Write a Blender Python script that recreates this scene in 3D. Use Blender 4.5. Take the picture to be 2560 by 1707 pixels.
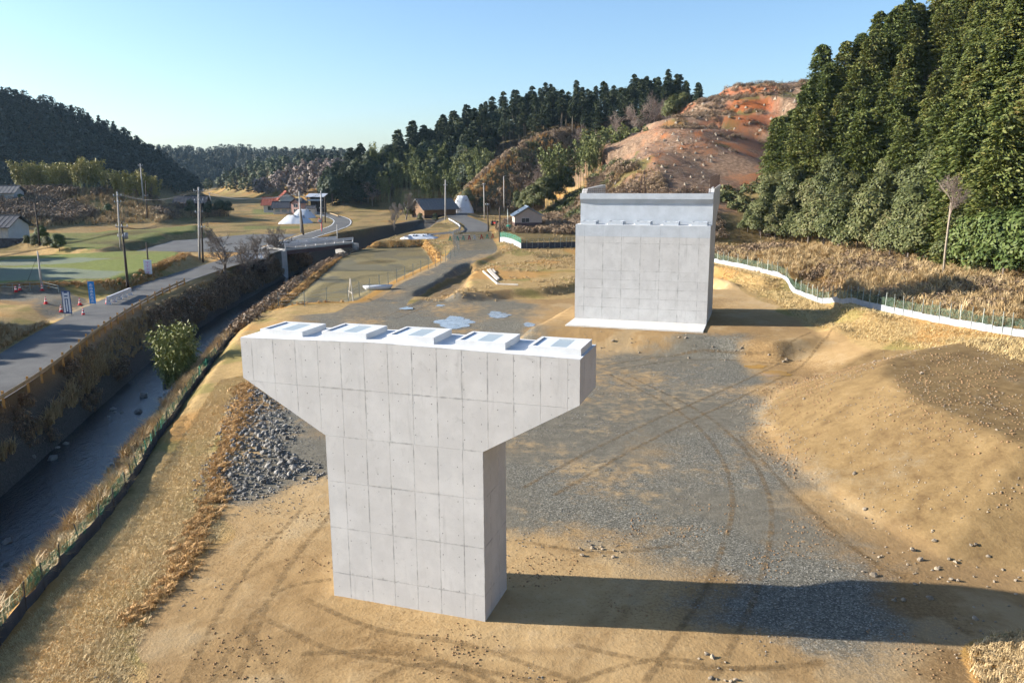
import bpy, bmesh, math, random
import numpy as np
from mathutils import Vector, Matrix
random.seed(7); rng = np.random.default_rng(7)
for o in list(bpy.data.objects): bpy.data.objects.remove(o)
sc = bpy.context.scene
COL = sc.collection
R = math.radians

# ------------------------------------------------------------------ camera
CAM_H, PITCH, ROLL, FPX = 15.408, 0.20526, -0.0059, 2030.47      # FPX in pixels of the 2560 wide photograph
cam = bpy.data.cameras.new('camera'); cam.sensor_width = 36; cam.lens = FPX/2560*36
cam.clip_start = .5; cam.clip_end = 20000
camo = bpy.data.objects.new('camera', cam); COL.objects.link(camo)
camo.matrix_world = Matrix.Translation((0, 0, CAM_H)) @ Matrix.Rotation(math.pi/2-PITCH, 4, 'X') @ Matrix.Rotation(-ROLL, 4, 'Z').inverted()
sc.camera = camo

# ------------------------------------------------------------------ sky, sun, exposure
SUN_EL = R(20.3); SUN_DIR = Vector((-.9943*math.cos(SUN_EL), .1064*math.cos(SUN_EL), math.sin(SUN_EL)))  # towards the sun
w = bpy.data.worlds.new('World'); sc.world = w; w.use_nodes = True
wn = w.node_tree; wn.nodes.clear()
wo = wn.nodes.new('ShaderNodeOutputWorld'); wb = wn.nodes.new('ShaderNodeBackground'); sky = wn.nodes.new('ShaderNodeTexSky')
sky.sky_type = 'NISHITA'; sky.sun_disc = False; sky.sun_elevation = SUN_EL
sky.sun_rotation = math.atan2(SUN_DIR.x, SUN_DIR.y)
sky.altitude = 100; sky.air_density = 1.0; sky.dust_density = 1.0; sky.ozone_density = 4.0
wn.links.new(sky.outputs[0], wb.inputs[0]); wb.inputs[1].default_value = .09
wn.links.new(wb.outputs[0], wo.inputs[0])
sl = bpy.data.lights.new('sun', 'SUN'); sl.energy = 5.0; sl.angle = R(.53); sl.color = (1, .925, .82)
so = bpy.data.objects.new('sun', sl); COL.objects.link(so); so.location = (-200, 30, 120)
so.rotation_euler = (-SUN_DIR).to_track_quat('-Z', 'Y').to_euler()
sc.view_settings.view_transform = 'Standard'; sc.view_settings.look = 'None'
sc.view_settings.gamma = 1; sc.view_settings.use_curve_mapping = False
sc.view_settings.exposure = 1.37
sc.cycles.use_adaptive_sampling = True; sc.cycles.adaptive_threshold = .03; sc.cycles.max_bounces = 4; sc.cycles.diffuse_bounces = 2; sc.cycles.glossy_bounces = 2; sc.cycles.use_denoising = True

# ------------------------------------------------------------------ survey: points of the place read off the 2352 px wide view
KD = 2560/2352
def ray(dx, dy):
    X = dx*KD-1280; Y = dy*KD-853.5
    c, s = math.cos(ROLL), math.sin(ROLL)
    X, Y = X*c+Y*s, -X*s+Y*c
    cp, sp = math.cos(PITCH), math.sin(PITCH)
    return np.array([X/FPX, cp-Y/FPX*sp, -sp-Y/FPX*cp])
def G(dx, dy, z=0.):                       # the point at height z
    r = ray(dx, dy); t = (z-CAM_H)/r[2]; return np.array([0, 0, CAM_H])+r*t
def AT(dx, dy, Y):                         # the point at distance Y
    r = ray(dx, dy); return np.array([0, 0, CAM_H])+r*(Y/r[1])

# ------------------------------------------------------------------ node helpers
class T:
    def __init__(s, m):
        s.m = m; s.nt = m.node_tree; s.nt.nodes.clear()
        s.out = s.nt.nodes.new('ShaderNodeOutputMaterial'); s.b = s.nt.nodes.new('ShaderNodeBsdfPrincipled')
        s.nt.links.new(s.b.outputs[0], s.out.inputs[0]); s.set('Specular IOR Level', .2)
    def n(s, t): return s.nt.nodes.new('ShaderNode'+t)
    def put(s, sock, v):
        if isinstance(v, bpy.types.NodeSocket): s.nt.links.new(v, sock)
        elif isinstance(v, (tuple, list)) and sock.type == 'RGBA' and len(v) == 3: sock.default_value = (*v, 1)
        else: sock.default_value = v
    def set(s, k, v): s.put(s.b.inputs[k], v)
    def pos(s): return s.n('NewGeometry').outputs['Position']
    def nrm(s): return s.n('NewGeometry').outputs['Normal']
    def obj(s): return s.n('TexCoord').outputs['Object']
    def gen(s): return s.n('TexCoord').outputs['Generated']
    def rand(s): return s.n('ObjectInfo').outputs['Random']
    def attr(s, name):
        a = s.n('Attribute'); a.attribute_name = name; return a.outputs['Color']
    def sep(s, c):
        a = s.n('SeparateColor'); s.put(a.inputs[0], c); return a.outputs[0], a.outputs[1], a.outputs[2]
    def xyz(s, v):
        a = s.n('SeparateXYZ'); s.put(a.inputs[0], v); return a.outputs[0], a.outputs[1], a.outputs[2]
    def scale(s, v, sx, sy, sz):
        a = s.n('Mapping'); s.put(a.inputs['Vector'], v); a.inputs['Scale'].default_value = (sx, sy, sz); return a.outputs[0]
    def rot(s, v, rz):
        a = s.n('Mapping'); s.put(a.inputs['Vector'], v); a.inputs['Rotation'].default_value = (0, 0, rz); return a.outputs[0]
    def noise(s, sc_, det=4, rough=.55, vec=None, dist=0.):
        a = s.n('TexNoise'); s.put(a.inputs['Vector'], vec if vec is not None else s.pos())
        a.inputs['Scale'].default_value = sc_; a.inputs['Detail'].default_value = det
        a.inputs['Roughness'].default_value = rough; a.inputs['Distortion'].default_value = dist
        return a.outputs['Fac']
    def vor(s, sc_, vec=None, feat='F1', out='Distance'):
        a = s.n('TexVoronoi'); s.put(a.inputs['Vector'], vec if vec is not None else s.pos())
        a.feature = feat; a.inputs['Scale'].default_value = sc_; return a.outputs[out]
    def wave(s, sc_, vec, dist=2., det=2):
        a = s.n('TexWave'); s.put(a.inputs['Vector'], vec); a.inputs['Scale'].default_value = sc_
        a.inputs['Distortion'].default_value = dist; a.inputs['Detail'].default_value = det; return a.outputs['Fac']
    def math(s, op, a, b=0., c=0.):
        m = s.n('Math'); m.operation = op; s.put(m.inputs[0], a); s.put(m.inputs[1], b); s.put(m.inputs[2], c); return m.outputs[0]
    def rmp(s, v, a, b, lo=0., hi=1.):
        m = s.n('MapRange'); m.clamp = True; m.interpolation_type = 'SMOOTHSTEP'
        for i, q in enumerate((v, a, b, lo, hi)): s.put(m.inputs[i], q)
        return m.outputs[0]
    def mix(s, a, b, f, mode='MIX'):
        m = s.n('MixRGB'); m.blend_type = mode; s.put(m.inputs[0], f); s.put(m.inputs[1], a); s.put(m.inputs[2], b); return m.outputs[0]
    def ramp(s, f, stops):
        r = s.n('ValToRGB'); s.put(r.inputs[0], f); e = r.color_ramp.elements
        while len(e) < len(stops): e.new(.5)
        for q, (p, c) in zip(e, stops): q.position = p; q.color = (*c, 1)
        return r.outputs[0]
    def bump(s, h, st=.5, d=.1, n=None):
        b = s.n('Bump'); s.put(b.inputs['Height'], h); b.inputs['Strength'].default_value = st; b.inputs['Distance'].default_value = d
        if n is not None: s.put(b.inputs['Normal'], n)
        return b.outputs[0]
MATS = {}
def mat(name):
    def deco(fn):
        m = bpy.data.materials.new(name); m.use_nodes = True; t = T(m); fn(t); MATS[name] = m; return fn
    return deco
def simple(name, col, rough=.7, var=.15, scale=2., metal=0., bump=0., spec=.2, rnd=0.):
    m = bpy.data.materials.new(name); m.use_nodes = True; t = T(m)
    nz = t.noise(scale, 5, .6, t.obj())
    lo = tuple(c*(1-var) for c in col); hi = tuple(min(1, c*(1+var)) for c in col)
    c_ = t.ramp(nz, [(.3, lo), (.7, hi)])
    if rnd: c_ = t.mix(c_, t.ramp(t.rand(), [(0., (1-rnd,)*3), (1., (1+rnd, 1+.9*rnd, 1+.75*rnd))]), 1., 'MULTIPLY')
    t.set('Base Color', c_); t.set('Roughness', rough); t.set('Metallic', metal); t.set('Specular IOR Level', spec)
    if bump: t.set('Normal', t.bump(t.noise(scale*6, 4, .6, t.obj()), .5, bump))
    MATS[name] = m
    return m

# ------------------------------------------------------------------ mesh helpers
def tag(o, label=None, cat=None, group=None, kind=None):
    for k, v in (('label', label), ('category', cat), ('group', group), ('kind', kind)):
        if v: o[k] = v
    return o
def empty(name, loc=(0, 0, 0), rz=0.):
    o = bpy.data.objects.new(name, None); COL.objects.link(o); o.location = loc; o.rotation_euler = (0, 0, rz); o.empty_display_size = .3; return o
def link(name, me, parent=None, loc=None, rz=0.):
    o = bpy.data.objects.new(name, me); COL.objects.link(o)
    if parent is not None: o.parent = parent
    if loc is not None: o.location = loc
    if rz: o.rotation_euler = (0, 0, rz)
    return o
def npmesh(name, V, F, m, smooth=False):
    """V (n,3), F (k,3) or (k,4) int array"""
    me = bpy.data.meshes.new(name); V = np.asarray(V, np.float32); F = np.asarray(F, np.int32)
    k = F.shape[1]
    me.vertices.add(len(V)); me.vertices.foreach_set('co', V.ravel())
    me.loops.add(F.size); me.loops.foreach_set('vertex_index', F.ravel())
    me.polygons.add(len(F)); me.polygons.foreach_set('loop_start', np.arange(0, F.size, k, dtype=np.int32))
    me.polygons.foreach_set('loop_total', np.full(len(F), k, np.int32))
    if smooth: me.polygons.foreach_set('use_smooth', np.ones(len(F), bool))
    me.update(calc_edges=True)
    if m: me.materials.append(MATS[m] if isinstance(m, str) else m)
    return me
class MB:
    """collects boxes, prisms, tubes into one mesh"""
    def __init__(s): s.v = []; s.f = []
    def add(s, vs, fs):
        b = len(s.v); s.v += [tuple(map(float, v)) for v in vs]; s.f += [tuple(i+b for i in f) for f in fs]; return s
    def box(s, x0, x1, y0, y1, z0, z1):
        v = [(x0, y0, z0), (x1, y0, z0), (x1, y1, z0), (x0, y1, z0), (x0, y0, z1), (x1, y0, z1), (x1, y1, z1), (x0, y1, z1)]
        return s.add(v, [(0, 3, 2, 1), (4, 5, 6, 7), (0, 1, 5, 4), (1, 2, 6, 5), (2, 3, 7, 6), (3, 0, 4, 7)])
    def prism(s, poly, a, b, ax='y'):
        """poly of (p,q) extruded a..b along ax: y -> (p,.,q), x -> (.,p,q), z -> (p,q,.)"""
        def pt(p, q, t): return (p, t, q) if ax == 'y' else (t, p, q) if ax == 'x' else (p, q, t)
        n = len(poly); v = [pt(*q, a) for q in poly]+[pt(*q, b) for q in poly]
        return s.add(v, [tuple(range(n)), tuple(range(2*n-1, n-1, -1))]+[(i, i+n, (i+1) % n+n, (i+1) % n) for i in range(n)])
    def bar(s, p, q, w, h=None):
        p = Vector(p); q = Vector(q); d = (q-p); L = d.length; d.normalize(); h = h or w
        up = Vector((0, 0, 1)) if abs(d.z) < .95 else Vector((1, 0, 0)); x = d.cross(up).normalized(); y = x.cross(d).normalized()
        v = [p+x*sx*w/2+y*sy*h/2+d*t for t in (0, L) for sx, sy in ((-1, -1), (1, -1), (1, 1), (-1, 1))]
        return s.add(v, [(0, 1, 2, 3), (7, 6, 5, 4), (0, 4, 5, 1), (1, 5, 6, 2), (2, 6, 7, 3), (3, 7, 4, 0)])
    def tube(s, pts, rad, n=6, cap=True):
        pts = [Vector(p) for p in pts]; rad = rad if isinstance(rad, (list, tuple)) else [rad]*len(pts); b = len(s.v); x = None
        for i, p in enumerate(pts):
            d = (pts[min(i+1, len(pts)-1)]-pts[max(i-1, 0)]).normalized()
            if x is None: x = d.cross(Vector((0, 0, 1)) if abs(d.z) < .9 else Vector((1, 0, 0))).normalized()
            else: x = (x-d*x.dot(d)).normalized()
            y = d.cross(x)
            s.v += [tuple(p+(x*math.cos(2*math.pi*k/n)+y*math.sin(2*math.pi*k/n))*rad[i]) for k in range(n)]
        for i in range(len(pts)-1):
            for k in range(n): s.f.append((b+i*n+k, b+i*n+(k+1) % n, b+(i+1)*n+(k+1) % n, b+(i+1)*n+k))
        if cap: s.f += [tuple(b+k for k in reversed(range(n))), tuple(b+(len(pts)-1)*n+k for k in range(n))]
        return s
    def mesh(s, name, m, smooth=False, bevel=0.):
        me = bpy.data.meshes.new(name); me.from_pydata(s.v, [], s.f)
        bm = bmesh.new(); bm.from_mesh(me); bmesh.ops.recalc_face_normals(bm, faces=bm.faces)
        if bevel: bmesh.ops.bevel(bm, geom=bm.edges[:], offset=bevel, segments=1, affect='EDGES', profile=.5)
        if smooth:
            for f in bm.faces: f.smooth = True
        bm.to_mesh(me); bm.free(); me.update()
        if m: me.materials.append(MATS[m])
        return me
    def build(s, name, m, parent=None, smooth=False, bevel=0., loc=None, rz=0.):
        return link(name, s.mesh(name, m, smooth, bevel), parent, loc, rz)

# ------------------------------------------------------------------ numpy field helpers
def sstep(a, b, x):
    t = np.clip((x-a)/(b-a), 0, 1); return t*t*(3-2*t)
def sdf(poly, x, y):
    """signed distance, negative inside"""
    d = np.full(x.shape, 1e9); ins = np.zeros(x.shape, bool); n = len(poly)
    for i in range(n):
        (ax, ay), (bx, by) = poly[i][:2], poly[(i+1) % n][:2]
        ex, ey = bx-ax, by-ay; L = ex*ex+ey*ey+1e-12
        t = np.clip(((x-ax)*ex+(y-ay)*ey)/L, 0, 1)
        d = np.minimum(d, np.hypot(x-ax-t*ex, y-ay-t*ey))
        c = ((ay > y) != (by > y)); xi = (bx-ax)*(y-ay)/(by-ay+1e-12)+ax
        ins ^= c & (x < xi)
    return np.where(ins, -d, d)
def pline(pts, x, y):
    """distance to polyline, signed (+ right of travel), interpolated 3rd value, arc length"""
    d = np.full(x.shape, 1e9); sg = np.ones(x.shape); zz = np.zeros(x.shape); al = np.zeros(x.shape); acc = 0
    for a, b in zip(pts[:-1], pts[1:]):
        ex, ey = b[0]-a[0], b[1]-a[1]; L = math.hypot(ex, ey)+1e-9
        t = np.clip(((x-a[0])*ex+(y-a[1])*ey)/L**2, 0, 1)
        q = np.hypot(x-a[0]-t*ex, y-a[1]-t*ey); m = q < d
        d = np.where(m, q, d); sg = np.where(m, np.sign((x-a[0])*ey-(y-a[1])*ex), sg)
        if len(a) > 2: zz = np.where(m, a[2]+(b[2]-a[2])*t, zz)
        al = np.where(m, acc+t*L, al); acc += L
    return d, sg, zz, al
_P = np.random.default_rng(3).random((256, 256)).astype(np.float64)
def vn(x, y, s):
    x = x/s; y = y/s; xi = np.floor(x).astype(int); yi = np.floor(y).astype(int); fx = x-xi; fy = y-yi
    fx = fx*fx*(3-2*fx); fy = fy*fy*(3-2*fy); g = lambda i, j: _P[(xi+i) % 256, (yi+j) % 256]
    return (g(0, 0)*(1-fx)+g(1, 0)*fx)*(1-fy)+(g(0, 1)*(1-fx)+g(1, 1)*fx)*fy-.5
def fbm(x, y, s, o=4):
    r = 0; a = 1.
    for i in range(o): r = r+a*vn(x+17.3*i, y-9.1*i, s); s *= .5; a *= .5
    return r
def smax(a, b, k):
    h = np.clip(.5+.5*(a-b)/k, 0, 1); return b+(a-b)*h+k*h*(1-h)
def resample(pts, step):
    out = [np.array(pts[0], float)]
    for a, b in zip(pts[:-1], pts[1:]):
        a = np.array(a, float); b = np.array(b, float); n = max(1, int(round(np.linalg.norm(b[:2]-a[:2])/step)))
        out += [a+(b-a)*i/n for i in range(1, n+1)]
    return out
def smooth_line(pts, it=2):
    pts = [np.array(p, float) for p in pts]
    for _ in range(it):
        q = [pts[0]]
        for a, b in zip(pts[:-1], pts[1:]): q += [a*.75+b*.25, a*.25+b*.75]
        pts = q+[pts[-1]]
    return pts
# ================================================================== terrain
RIVER = smooth_line([(-23.5, -60), (-24.5, 10), (-26, 30), (-27, 40), (-28.7, 48), (-32, 66), (-35.5, 85), (-37.5, 105), (-39, 125), (-40, 145), (-39.5, 165), (-36, 190), (-30, 215), (-24, 245)])
ROADL = smooth_line([(-30, -60, 1.), (-32, 20, 1.), (-35.8, 50, 1.), (-37.9, 60, 1), (-40.6, 70, 1), (-42.4, 78, 1), (-44.7, 90, 1), (-46.6, 103, 1), (-47.2, 115, 1.05), (-46.8, 130, 1.1), (-46.2, 145, 1.2), (-46, 165, 1.3), (-46.5, 185, 1.4), (-46, 205, 1.4), (-46.5, 225, 1.4), (-53, 258, 1.4), (-67, 290, 1.4), (-90, 330, 1.6)])
ROADW = 2.75
GRAV = smooth_line([(-16.3, 90, .05), (-15.6, 104, .2), (-12.8, 120, .5), (-9.6, 135, .8), (-7, 148, 1.), (-7, 160, 1.2), (-8.5, 176, 1.5), (-9, 192, 1.7)])
FARR = smooth_line([(-9, 192, 1.7), (-8.5, 205, 1.8), (-9.5, 218, 1.9), (-13, 235, 2.1), (-17, 252, 2.3), (-17, 268, 2.4)])
FIELD1 = [tuple(G(*q, 2.2)[:2]) for q in ((-300, 668), (0, 655), (150, 652), (250, 648), (320, 630), (430, 584), (390, 577), (300, 576), (180, 582), (0, 590), (-300, 600))]
FIELD2 = [tuple(G(*q, 2.6)[:2]) for q in ((-100, 545), (105, 535), (330, 535), (380, 539), (300, 560), (215, 572), (135, 566), (80, 556))]
FIELD3 = [tuple(G(*q, 2.9)[:2]) for q in ((240, 530), (340, 526), (452, 516), (452, 529), (390, 534), (250, 534))]
PARK = [(-71, 153), (-74, 178), (-62, 196), (-45, 196), (-45, 150)]
RICE = [tuple(G(*q, -.2)[:2]) for q in ((640, 707), (700, 702), (818, 697), (900, 655), (1002, 612), (985, 585), (968, 567), (815, 572), (770, 602))]
PIT = [tuple(G(*q, -.5)[:2]) for q in ((962, 690), (1012, 662), (1080, 624), (1070, 652), (1050, 684))]
def gravw(y): return np.interp(y, [100, 138, 150], [3.3, 3.2, 4.2])
TERR = [tuple(G(*q, .9)[:2]) for q in ((1062, 672), (1085, 625), (1130, 612), (1325, 590), (1325, 648), (1240, 660))]
YARD = [(-3, 186), (-6, 170), (-2, 168), (2, 160), (13, 160), (13, 206), (0, 222), (-6, 222)]
AYAW = -.3047; AO = np.array([12.0175, 75.5579]); AUX = np.array([math.cos(AYAW), math.sin(AYAW)]); AUY = np.array([-AUX[1], AUX[0]])
def ab(u, v): return tuple(AO+AUX*u+AUY*v)
PAD = [ab(-8.6, -4.6), ab(8, -4.8), ab(12, -5.5), ab(15, -3), ab(17, 10), ab(17, 24), ab(-2, 24), ab(-7.6, 10)]
FENCER = [(25, 136, 2.5), (28.9, 115.5, 2.6), (31.5, 105.6, 2.7), (33, 94.4, 2.8), (32.9, 87.1, 2.9), (33.7, 83.6, 3), (32.8, 78.4, 2.9), (32.9, 73.3, 3.), (34, 68.6, 3.1), (34.9, 64.6, 3.2), (36.4, 60.9, 3.3), (37.6, 58.2, 3.4), (40.5, 50, 3.6), (43, 36, 3.8), (45, 10, 4), (45, -60, 4)]
MOUND = [(15.5, 50.6), (14.8, 42.5), (15.4, 37.5), (16., 34.0), (17.3, 30.4), (20.5, 28.4), (27, 26.5), (52, 24), (52, 64), (33, 66), (25, 61.5), (19.5, 57)]
FENCEL = [tuple(G(*q, -.45)) for q in ((-60, 1560), (0, 1480), (60, 1400), (140, 1310), (230, 1210), (290, 1130), (330, 1060), (400, 930), (440, 870), (490, 800), (545, 725))]
FENCEL = [(-15.5, 10, -.4)]+FENCEL+[(-31.2, 104, -.4), (-33.5, 128, -.3), (-35.5, 150, -.2)]
def ridge(pts, slope, x, y, rough=0.):
    P_ = [(*AT(a, b, c),) for a, b, c in pts]
    d, _, z, _ = pline(P_, x, y)
    return z-slope*d
def pts3(pts): return [tuple(AT(*p)) for p in pts]
H_RED = pts3([(1205, 500, 224), (1268, 452, 216), (1334, 418, 208), (1484, 348, 208), (1550, 316, 216), (1575, 264, 234), (1625, 231, 243), (1690, 201, 250), (1840, 183, 250), (2000, 184, 235)])
H_MID = pts3([(800, 452, 330), (850, 400, 345), (1000, 345, 360), (1150, 292, 365), (1250, 268, 360), (1350, 275, 350), (1500, 250, 335), (1590, 262, 325)])
H_SPUR = pts3([(1020, 500, 268), (1090, 425, 285), (1160, 358, 300), (1240, 312, 318), (1320, 290, 335)])
H_RIGHT = [(45, 176, 6), (60, 174, 19), (75, 172, 32), (90, 168, 44), (112, 150, 61), (121, 100, 63), (122, 40, 62), (122, -40, 62)]
H_LEFT = pts3([(-400, 120, 420), (0, 222, 430), (120, 254, 440), (190, 280, 450), (270, 315, 460), (330, 352, 470), (380, 384, 480), (430, 425, 490), (500, 465, 500)])
H_LTER = pts3([(-500, 425, 225), (0, 440, 240), (170, 441, 246), (320, 452, 250), (400, 478, 255)])
H_FAR = pts3([(300, 350, 900), (380, 350, 900), (480, 357, 950), (530, 348, 950), (600, 358, 950), (700, 356, 900), (800, 360, 850)])
H_FAR2 = pts3([(500, 432, 560), (560, 392, 560), (620, 384, 560), (700, 372, 540), (790, 372, 520)])
H_FAR3 = pts3([(660, 410, 430), (720, 388, 430), (790, 385, 425), (840, 395, 420)])
def height(x, y, fine=True):
    x = np.asarray(x, float); y = np.asarray(y, float)
    z = 1.5*sstep(110, 200, y)+0*x
    z = z+sstep(-46, -54, x)*(1.2-1.5*sstep(110, 200, y))*sstep(230, 180, y)
    # hills
    wob = 6*fbm(x, y, 60, 3)
    for P_, s_, k in ((H_LEFT, .5, 6), (H_FAR, .3, 6), (H_FAR2, .5, 6), (H_FAR3, .6, 5), (H_MID, .55, 6), (H_SPUR, .75, 4)):
        d, _, h, _ = pline(P_, x, y); z = smax(z, np.minimum(h-s_*d+wob*sstep(0, 60, d), h), k)
    d, _, h, _ = pline(H_LTER, x, y); z = smax(z, h-.17*d+2.2*fbm(x, y, 25, 3), 1.)
    d, sg, h, _ = pline(H_RED, x, y)
    hr = h-.41*(np.sqrt(d*d+64)-8)
    st = 5.0; fr = (hr+1.2*fbm(x, y, 40, 2))/st; step = (np.floor(fr)+sstep(.55, .95, fr-np.floor(fr)))*st
    hr = hr+(step-hr)*.6*sstep(22, 29, hr)
    z = smax(z, hr+1.3*fbm(x, y, 14, 3)*sstep(3, 8, hr), 1.5)
    d, _, h, _ = pline(H_RIGHT, x, y); z = smax(z, h-.84*d+3*fbm(x, y, 25, 2), 3.)
    # left terraces
    for P_, zz, wd in ((FIELD1, 2.2, 3.2), (FIELD2, 2.6, 2.5), (FIELD3, 2.9, 2.)):
        s_ = sdf(P_, x, y); z = z+(zz-z)*sstep(wd, 0, s_)
    s_ = sdf(PARK, x, y); z = z+(1.15-z)*sstep(3, 0, s_)
    # lower left grassy knoll
    d = np.hypot((x+46.5)/5.5, (y-68)/11); z = z+2.4*sstep(1.15, .1, d)
    # right bank up to the fence and beyond
    d, sg, h, _ = pline(FENCER, x, y); near = sstep(150, 120, y)
    bank = np.where(sg > 0, h+.12*d*0+np.minimum(d*.10, 1.4), h-d*.27)   # sg>0: right of a line that comes towards us is its left
    inside = (sg < 0)
    bank = np.where(inside, h+np.minimum(d*.09, 1.2), h-d*.27)
    z = smax(z, np.where(near > 0, bank*near, -9), .3)
    for off, hgt in ((2.4, .8), (5.9, 1.0)):
        z = z+np.where(~inside, hgt*np.exp(-((d-off-.5*fbm(x, y, 9, 2))/1.0)**2), 0)*near*sstep(66, 70, y+3*fbm(x, y, 11, 1))*sstep(24, 26, x)
    # working pad of the abutment
    s_ = sdf(PAD, x, y)+.5*fbm(x, y, 5, 3); z = z+(1.46-z)*sstep(2.6, .2, s_)
    # spoil mound
    s_ = -sdf(MOUND, x, y)+.22*fbm(x, y, 6, 3); mh = np.minimum(np.clip(s_*.45, 0, 3.2), 3.2-.015*np.clip(s_-7, 0, 20))
    mh = mh+.14*fbm(x, y, 3.5, 3)*sstep(0, 1, mh); z = smax(z, np.where(s_ > -1, mh, -5), .08)
    # grassy hump in the right hand foreground
    d = np.hypot((x-18.5)/4.6, (y-21.)/4.0); z = z+1.1*sstep(1.05, .2, d)
    # bank beyond the rice field
    s_ = sdf(RICE, x, y); z = z+(-.25-z)*sstep(1.4, 0, s_)
    z = z+.32*np.exp(-((s_-.8)/.55)**2)
    s_ = sdf(TERR, x, y)+.4*fbm(x, y, 5, 2); z = z+(.95-z)*sstep(2.2, 0, s_)
    s_ = sdf(YARD, x, y); z = z+(2.-z)*sstep(14, 0, s_)*.8
    # roads
    for P_, wd, bl in ((GRAV, gravw(y), 2.), (FARR, 3.4, 4)):
        d, _, h, _ = pline(P_, x, y); z = z+(h-z)*sstep(wd+bl, wd, d)
    s_ = sdf(PIT, x, y)+.9*fbm(x, y, 3, 3); z = z+(-.45-z)*sstep(1.5, -.3, s_)
    d, sg, h, _ = pline(ROADL, x, y); z = z+(h-.04-z)*sstep(ROADW+2.2, ROADW+.5, d)
    # ground near the river falls gently
    d, sg, _, al = pline(RIVER, x, y); rt = sg > 0
    z = np.where(rt, z-.5*sstep(11.5, 7.3, d)*sstep(150, 120, y), z)
    wob = .5*fbm(x, y, 7, 3)
    prof = np.where(rt, -4.3+np.maximum(0, d-2.0+wob)*.74, -4.3+np.maximum(0, d-2.7+.3*wob)*2.0)
    end = sstep(205, 255, y)*6
    z = np.minimum(z, prof+end)
    if fine:
        site = sstep(-19, -14, x)*sstep(120, 95, y)
        z = z+.10*fbm(x, y, 6, 4)*(.35+.65*(1-site))+.03*fbm(x, y, .8, 3)*site
    return z
def hz(x, y): return float(height(np.array([x]), np.array([y]))[0])
def onground(dx, dy, y0=14., y1=1200.):
    """where the sight line of an image point first meets the ground"""
    r = ray(dx, dy); Y = np.geomspace(y0, y1, 1600); t = Y/r[1]
    X = r[0]*t; Z = CAM_H+r[2]*t; h = height(X, Y, False); i = np.argmax(Z <= h)
    if Z[i] > h[i]: i = len(Y)-1
    if i:
        a = Z[i-1]-h[i-1]; b = Z[i]-h[i]; k = a/(a-b+1e-9); x, yy = X[i-1]+(X[i]-X[i-1])*k, Y[i-1]+(Y[i]-Y[i-1])*k
    else: x, yy = X[0], Y[0]
    return np.array([x, yy, hz(x, yy)])
def ong(pts): return [onground(*p) for p in pts]

def axis(segs):
    out = [segs[0][0]]
    for a, b, s in segs: n = max(1, int(round((b-a)/s))); out += [a+(b-a)*i/n for i in range(1, n+1)]
    return np.array(out)
gx = axis([(-3000, -1200, 300), (-1200, -400, 40), (-400, -120, 7), (-120, -60, 1.6), (-60, -40, .8), (-40, -12, .38), (-12, 26, .38), (26, 45, .5), (45, 130, 1.5), (130, 400, 12), (400, 3000, 260)])
gy = axis([(-300, -40, 20), (-40, 14, 3), (14, 70, .36), (70, 125, .6), (125, 200, 1.1), (200, 265, 1.6), (265, 380, 2.8), (380, 1000, 10), (1000, 4000, 300)])
GX, GY = np.meshgrid(gx, gy); GZ = height(GX, GY)
def height(x, y, fine=True):             # from here on: read off the finished ground
    x = np.asarray(x, float); y = np.asarray(y, float); i = np.clip(np.searchsorted(gx, x)-1, 0, len(gx)-2); j = np.clip(np.searchsorted(gy, y)-1, 0, len(gy)-2)
    a = (x-gx[i])/(gx[i+1]-gx[i]); b = (y-gy[j])/(gy[j+1]-gy[j])
    return (GZ[j, i]*(1-a)+GZ[j, i+1]*a)*(1-b)+(GZ[j+1, i]*(1-a)+GZ[j+1, i+1]*a)*b
nx, ny = len(gx), len(gy); idx = np.arange(nx*ny).reshape(ny, nx)
GF = np.stack([idx[:-1, :-1], idx[:-1, 1:], idx[1:, 1:], idx[1:, :-1]], -1).reshape(-1, 4)

# what covers the ground, read off the photograph as areas of the place
X, Y = GX, GY
def area(poly, soft, dmul=0., ds=3.): return sstep(soft, -soft, sdf(poly, X, Y)+dmul*fbm(X, Y, ds, 3))
def gp(pts, z=0.): return [tuple(G(*p, z)[:2]) for p in pts]
dR, sR, _, _ = pline(RIVER, X, Y)
subsoil = sstep(.2, -1., sdf(MOUND, X, Y)+.5*fbm(X, Y, 3, 3))
gravel = area(gp([(680, 720), (840, 690), (960, 692), (1190, 690), (1260, 710), (1200, 760), (1370, 820), (1600, 800), (1720, 800), (1740, 870), (1700, 940), (1740, 1010), (1830, 1120), (1960, 1250), (2010, 1330), (2020, 1440), (1800, 1470), (1600, 1440), (1650, 1340), (1560, 1290), (1520, 1215), (1170, 1215), (1000, 1230), (760, 1100), (640, 1130), (560, 1150), (500, 1120), (540, 1000), (600, 880), (640, 760)]), 2.6, 2.6, 5)
d, _, _, _ = pline(GRAV, X, Y); gravel = np.maximum(gravel, sstep(.6, -.2, d-gravw(Y)+.5*fbm(X, Y, 4, 2)))
gravel_left = .95*area(gp([(-40, 672), (120, 670), (250, 694), (235, 722), (130, 730), (60, 704), (-40, 694)], 1.1), .8, .8, 2)
gravel = np.maximum(gravel, .9*area(gp([(0, 668), (120, 668), (250, 690), (250, 725), (130, 728), (60, 700), (0, 690)], 1.1), .6, .8, 2))
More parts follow.
